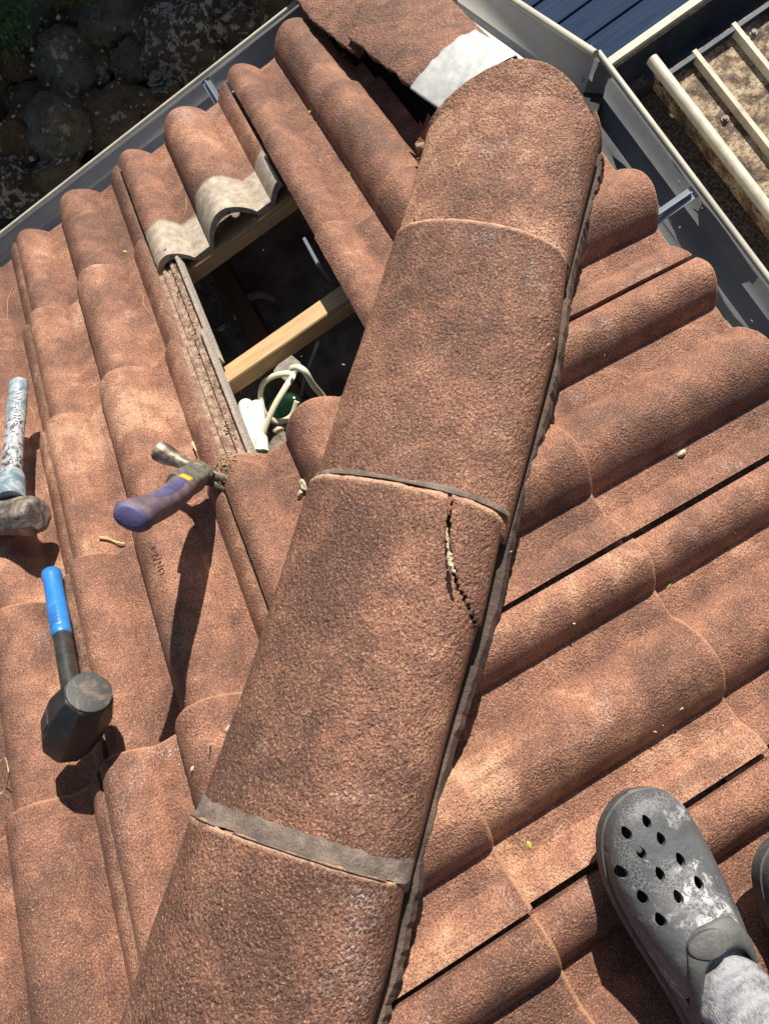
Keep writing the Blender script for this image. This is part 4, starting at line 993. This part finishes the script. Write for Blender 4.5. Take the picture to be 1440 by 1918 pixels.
# the body: one skinned surface from toes to waist
def body(name, chains, mat, parent=None, origin=None, lv=2):
    bm = bmesh.new(); vs = {}; R_ = {}
    for ch in chains:
        prev = None
        for p, r in ch:
            kx = tuple(round(c_, 4) for c_ in p)
            if kx not in vs: vs[kx] = bm.verts.new(p); R_[kx] = r
            if prev is not None and prev != kx: bm.edges.new((vs[prev], vs[kx]))
            prev = kx
    me = bpy.data.meshes.new(name); bm.verts.index_update(); keys = list(vs)
    org = Vector(origin); 
    for v in bm.verts: v.co -= org
    bm.to_mesh(me); bm.free()
    o = bpy.data.objects.new(name, me); COL.objects.link(o); md = o.modifiers.new('skin', 'SKIN'); md.use_smooth_shade = True
    for i, kx in enumerate(keys):
        r = R_[kx]; me.skin_vertices[0].data[i].radius = (r, r) if not isinstance(r, tuple) else r
        me.skin_vertices[0].data[i].use_root = (i == 0)
    sb = o.modifiers.new('sub', 'SUBSURF'); sb.levels = lv; sb.render_levels = lv
    dg = bpy.context.evaluated_depsgraph_get(); dg.update(); m2 = bpy.data.meshes.new_from_object(o.evaluated_get(dg)); o.modifiers.clear(); o.data = m2; m2.materials.clear(); m2.materials.append(mat); m2.shade_smooth()
    PM[o.name] = Matrix.Translation(org); o.location = org
    if parent: o.parent = parent; o.matrix_basis = PM[parent.name].inverted() @ Matrix.Translation(org)
    return o
MXL = fmat(toeL-footdir*CL, footdir, Zc); MXR = fmat(toeR-footdir*CL, footdir, Zc)
def legchain(Mx_, knee, hip):
    return [(pelvis, .12), (hip, .085), (hip.lerp(knee, .5), .075), (knee, .054), (knee.lerp(Mx_ @ Vector((0, .062, .2)), .35), .050), (Mx_ @ Vector((0, .062, .20)), .034), (Mx_ @ Vector((0, .066, .13)), .033), (Mx_ @ Vector((0, .11, .075)), .027), (Mx_ @ Vector((0, .18, .052)), .018), (Mx_ @ Vector((0, .225, .044)), .009)]
hipL_, hipR_ = pelvis+Vector((-.09, .0, -.03)), pelvis+Vector((.09, .02, -.03))
person = body('person', [legchain(MXL, kneeL, hipL_), legchain(MXR, kneeR, hipR_), [(pelvis, .12), (pelvis+Vector((0, -.02, .14)), .13)]], M['skin'], origin=MXL @ Vector((0, .06, .03)))
tag(person, 'person standing on the right slope in grey socks and paint spattered grey clogs', 'person')
clog(person, 'left clog, spattered with white paint, its whole toe in view', toeL, footdir, Zc, 1)
clog(person, 'right clog, cut off by the right frame edge', toeR, footdir, Zc, -1)
sock(person, MXL, 1, kneeL); sock(person, MXR, -1, kneeR)
tr = [[(pelvis, .135), (hipL_, .105), (hipL_.lerp(kneeL, .5), .095), (kneeL, .080), (kneeL.lerp(MXL @ Vector((0, .062, .2)), .38), .078)],
      [(pelvis, .135), (hipR_, .105), (hipR_.lerp(kneeR, .5), .095), (kneeR, .080), (kneeR.lerp(MXR @ Vector((0, .062, .2)), .38), .078)], [(pelvis, .135), (pelvis+Vector((0, -.02, .16)), .15)]]
body('trousers', tr, M['trousers'], parent=person, origin=pelvis)

# ------------------------------------------------------------------ small debris
from mathutils.bvhtree import BVHTree
bv, bf = [], []
for o in list(COL.objects):
    if o.type == 'MESH' and o.name.split('.')[0] in ('roof_tile', 'ridge_cap', 'broken_shard', 'verge_tile', 'mortar_bedding'):
        n0 = len(bv); mm = o.matrix_basis; bv += [mm @ v.co for v in o.data.vertices]; bf += [tuple(i+n0 for i in p.vertices) for p in o.data.polygons]
BV = BVHTree.FromPolygons(bv, bf)
def on(px, py, up=.0, fb=('L', .01)):
    d = Vector(CM @ np.array([(px-720)/1441, -(py-959)/1441, -1.0])).normalized()
    h, n, i, t = BV.ray_cast(Vector(CAMPOS), d)
    if h is None: return at(px, py, *fb)
    if n.dot(d) > 0: n = -n
    return h+n*up
dry = simple('dry_stalk', (.48, .32, .12), .8); straw = simple('pale_straw', (.62, .50, .28), .8); leafm = simple('yellow_green_leaf', (.45, .48, .08), .6); pebm = simple('pale_pebble', (.50, .47, .36), .8, c2=(.66, .62, .5), vscale=150)
def twig(pts, r, mat, label, pl='L', h=.012, cat='twig', grp='twigs and stalks on the tiles'):
    P = smoothpath([on(x, y, r*1.6, (pl, h)) for x, y in pts], 6)
    tube_obj('twig', P, [r*(1-.6*i/len(P)) for i in range(len(P))], mat, label, cat, grp, 6)
twig([(28, 538), (17, 560), (14, 602)], .0009, dry, 'thin dry stalk on the tiles near the left frame edge, above the lump hammer', h=.03)
twig([(272, 552), (270, 570), (280, 588)], .0009, dry, 'thin curved dry stalk on the tile column left of the hole', h=.03)
twig([(349, 372), (350, 390), (344, 413)], .0009, dry, 'thin straight dry stalk on the tile above the grey cement area', h=.03)
twig([(57, 762), (67, 780), (64, 800)], .0009, dry, 'thin stalk beside the taped handle end of the lump hammer', h=.02)
twig([(0, 1490), (14, 1475), (19, 1445), (12, 1420), (0, 1428)], .0011, straw, 'looped straw stalk at the left frame edge beside the mallet shadow', h=.03)
twig([(186, 1010), (200, 1012), (215, 1018), (238, 1020)], .0028, straw, 'knobbly straw coloured seed stalk below the purple hammer grip', h=.035)
twig([(365, 828), (372, 845)], .0022, straw, 'short splinter standing beside the claw hammer head', h=.035)
twig([(396, 1398), (393, 1420)], .0012, M['black'], 'dark sliver on the tile beside the third ridge cap', h=.012)
def leaf(px, py, pl, h, r, mat, label, seed, cat='leaf', name='leaf_fragment', grp='leaf fragments on the tiles', flat=.25):
    c_ = on(px, py, r*.25, (pl, h)); V, F = blob(c_, r, seed, 2, .4, 1.5, (1.2, .6, flat), rotz=seed*1.1); o = mesh(name, V, F, mat, origin=c_); tag(o, label, cat, grp)
leaf(583, 209, 'L', .035, .0042, leafm, 'yellow leaf fragment high on the left slope near the leaf by the second roll', 2)
leaf(657, 325, 'L', .030, .0045, leafm, 'yellow leaf fragment beside the dark roll left of the starter cap', 4)
leaf(235, 472, 'L', .040, .0050, leafm, 'greenish leaf fragment left of the exposed grey cement tile back', 5)
leaf(1250, 1098, 'R', .012, .0040, leafm, 'green leaf fragment in the right slope groove', 6)
leaf(990, 1582, 'R', .012, .0040, leafm, 'yellow leaf fragment left of the left clog', 7)
leaf(1275, 850, 'R', .014, .0062, pebm, 'pale pebble lying alone on the right slope', 3, 'pebble', 'pebble', None, .8)
leaf(1074, 1168, 'R', .035, .0020, pebm, 'tiny pale grit crumb on the right slope roll', 8, 'grit', 'grit_crumb', None, .8)
leaf(427, 1368, 'L', .016, .0065, M['mortar_pale'], 'small pale mortar chip at the left edge of the cracked ridge cap', 9, 'mortar chip', 'mortar_chip', None, .6)
leaf(572, 912, 'L', .028, .0105, M['mortar_pale'], 'pale yellow mortar lump at the left end of the cracked cap joint', 10, 'mortar lump', 'mortar_lump', None, .9)
leaf(565, 926, 'L', .02, .0070, M['mortar_pale'], 'smaller mortar crumb just below the pale yellow mortar lump', 12, 'mortar lump', 'mortar_lump', None, .9)
leaf(521, 805, 'L', .012, .0075, M['mortar_pale'], 'pale mortar crumb on the tile edge at the bottom of the hole', 14, 'mortar lump', 'mortar_lump', None, .8)
leaf(362, 1440, 'L', .015, .0035, pebm, 'tiny white grit beside the third cap on the left slope', 15, 'grit', 'grit_crumb', None, .8)
# mortar stuck in the crack
VV = []; FF = []
for i in range(34):
    t = i/33; y = 990+80*t; x = crack_x(y)+1.5+random.uniform(-1.2, 1.6)
    c_ = on(x+2.5, y, -.0026, ('L', .11)); r_ = random.uniform(.0012, .0024)+.0012*(t > .6 and t < .9)
    if i and (c_-last).length > .012: continue
    last = c_; V2, F2 = blob(c_, r_, i+30, 1, .6, 1.5); o_ = len(VV); VV += V2; FF += [tuple(q+o_ for q in f) for f in F2]
o = mesh('mortar_crumbs', VV, FF, M['mortar_pale'], origin=VV[0]); tag(o, 'pale yellow mortar crumbs packed in the crack of the broken ridge cap', 'mortar crumbs', None, 'stuff')
# nail hole in the bare tile back
bt = [o for o in COL.objects if o.name.startswith('roof_tile') and o.get('label', '').startswith('red roof tile above the hole')][0]
c_ = on(427, 396, .0004); nn_ = Vector(nL); V, F = loft([[c_+Vector((1, 0, 0))*(r_*math.cos(.3927*k))+Vector((0, CT, -ST))*(r_*math.sin(.3927*k))+nn_*z_ for k in range(16)] for r_, z_ in ((.0030, -.004), (.0034, .0002), (.0031, .0005))])
mesh('nail_hole', V, F, M['fascia'], parent=bt)
# lettering on the lump hammer's taped grip
lh = [o for o in COL.objects if o.name == 'lump_hammer'][0]
d = (Lb-La).normalized(); x_, y_, z_ = frame(d, Vector(nL)); vdir = (Vector(CAMPOS)-(La+Lb)/2).normalized(); vdir -= d*vdir.dot(d); vdir.normalize(); sd = vdir.cross(d)
tcu = bpy.data.curves.new('t', 'FONT'); tcu.body = 'KINCROME'; tcu.size = .016; tcu.extrude = .0004; tcu.align_x = 'CENTER'; tcu.align_y = 'CENTER'
to = bpy.data.objects.new('t', tcu); COL.objects.link(to); dg = bpy.context.evaluated_depsgraph_get(); dg.update(); tm = bpy.data.meshes.new_from_object(to.evaluated_get(dg)); bpy.data.objects.remove(to)
cc = La+d*((Lb-La).length*.27)
VV = []
for v in tm.vertices:
    ang_ = v.co.y/.0180; q = cc+d*v.co.x + (vdir*math.cos(ang_)+sd*math.sin(ang_))*(.0186+v.co.z); VV.append(q)
mesh('lettering', VV, [tuple(p.vertices) for p in tm.polygons], M['paint_white'] if 'paint_white' in M else simple('white_print', (.72, .74, .75), .6), parent=[o for o in lh.children if o.name.startswith('taped_grip')][0], smooth=False)

VV = []; FF = []; rnd = random.Random(12)
for i in range(230):
    if i < 150:
        t = rnd.random(); x = 305+118*t+rnd.gauss(0, 6)+12; y = 470+355*t+rnd.gauss(0, 8); r_ = rnd.uniform(.0008, .0022)
    else:
        x = 418+rnd.gauss(0, 9); y = 876+rnd.gauss(0, 16); x += -.3*(y-876); r_ = rnd.uniform(.001, .0026)
    c_ = on(x, y, .0008); V2, F2 = blob(c_, r_, i, 1, .6, 1.5, (rnd.uniform(1, 3.2), .6, .6), rotz=rnd.uniform(0, 3.1)); o_ = len(VV); VV += V2; FF += [tuple(q+o_ for q in f) for f in F2]
o = mesh('dry_debris', VV, FF, simple('dry_debris_bits', (.10, .08, .045), .9, c2=(.50, .40, .22), vscale=120), origin=VV[0]); tag(o, 'dry moss and grit in the exposed tile channel and round the hammer claw', 'debris', None, 'stuff')
VV = []; FF = []
for i in range(130):
    x = rnd.uniform(10, 1430); y = rnd.uniform(300, 1900); c_ = on(x, y, .0006); h0 = c_.z
    if c_.z < .02 or (x > 1080 and y > 1450): continue
    V2, F2 = blob(c_, rnd.uniform(.0006, .0014), i, 1, .6, 1.5, (rnd.uniform(1, 2.5), .8, .7), rotz=rnd.uniform(0, 3.1)); o_ = len(VV); VV += V2; FF += [tuple(q+o_ for q in f) for f in F2]
o = mesh('loose_grit', VV, FF, simple('grit_bits', (.06, .045, .03), .9, c2=(.55, .46, .32), vscale=9, detail=1), origin=VV[0]); tag(o, 'loose grit specks scattered over the tiles', 'grit', None, 'stuff')

# grey pointing bands over the joints, following the caps they lie on
def pointing(lp, rp, wd, label, seed, start=.003, t0=.02, t1=.98, hh=.0035):
    Lp, Rp = st(lp, rp); n = 70; V = []; rows = 8; W_ = []
    for i in range(rows):
        t = i/(rows-1)
        for j in range(n):
            a = math.pi*(t0+(t1-t0)*j/(n-1)); cx = -math.cos(a); sy = max(0, math.sin(a))
            cx2 = math.copysign(abs(cx)**(2/2.5*1.06), cx); sy2 = sy**(2/2.5)
            p = (Lp+Rp)/2 + (Rp-Lp)/2*cx2*.985 + NUP*(.079*sy2)
            w_ = wd*(0.95+.42*noise.noise(Vector((j*.10, seed*4, 0)))+.10*noise.noise(Vector((j*.55, seed, 0))))
            q = p - HD*(w_*t + start)
            o3 = NUP*.13 + (p-(Lp+Rp)/2-NUP*.03)*.6
            h, n_, ix, ds = BV.ray_cast(q+o3, -o3.normalized(), .35)
            if h is not None and (h-q).length < .035: q = h
            V.append(q + o3.normalized()*(hh*(1-t**3)-.0006+.0012*noise.noise(q*70)+.0006*noise.noise(q*200)))
            W_.append(q-o3.normalized()*.006)
    A = grid_faces(n, rows); m = len(V)
    F = A + [tuple(q+m for q in f[::-1]) for f in A]
    for j in range(n-1): F.append((j, j+m, j+1+m, j+1)); b = (rows-1)*n+j; F.append((b, b+1, b+1+m, b+m))
    o = mesh('pointing_band', V+W_, F, M['mortar_grey'], origin=sum(V, Vector())/len(V), ang=60)
    bm = bmesh.new(); bm.from_mesh(o.data); bmesh.ops.recalc_face_normals(bm, faces=bm.faces); bm.to_mesh(o.data); bm.free()
    tag(o, label, 'mortar band', 'grey pointing across the cap joints')
pointing((592, 922), (938, 991), .009, 'thin grey pointing band at the cracked cap joint, with black gap', 2, start=.008, hh=.005)
pointing((384, 1520), (766, 1648), .024, 'widest grey pointing band, between the two lowest ridge caps', 3, start=-.001)
pointing((746, 474), (1060, 519), .008, 'thin brown pointing line between the starter cap and the second cap', 5, start=.001, hh=.006)

# faint pencil scribble on the tile under the claw hammer
ht = [o for o in COL.objects if o.name.startswith('roof_tile') and o.get('label', '').startswith('roof tile carrying the claw hammer')][0]
VV = []; FF = []
for ln in ([(281, 1018), (286, 1030), (289, 1022), (293, 1034)], [(284, 1030), (292, 1024)], [(285, 1042), (298, 1038), (288, 1050), (302, 1046)], [(290, 1058), (303, 1052), (296, 1064), (308, 1058)], [(296, 1070), (306, 1064), (308, 1073), (300, 1077)]):
    Vt, Ft = tube([on(x, y, .0006) for x, y in ln], .0009, 5); o_ = len(VV); VV += Vt; FF += [tuple(q+o_ for q in f) for f in Ft]
mesh('pencil_scribble', VV, FF, simple('pencil_grey', (.07, .05, .05), .8), parent=ht)
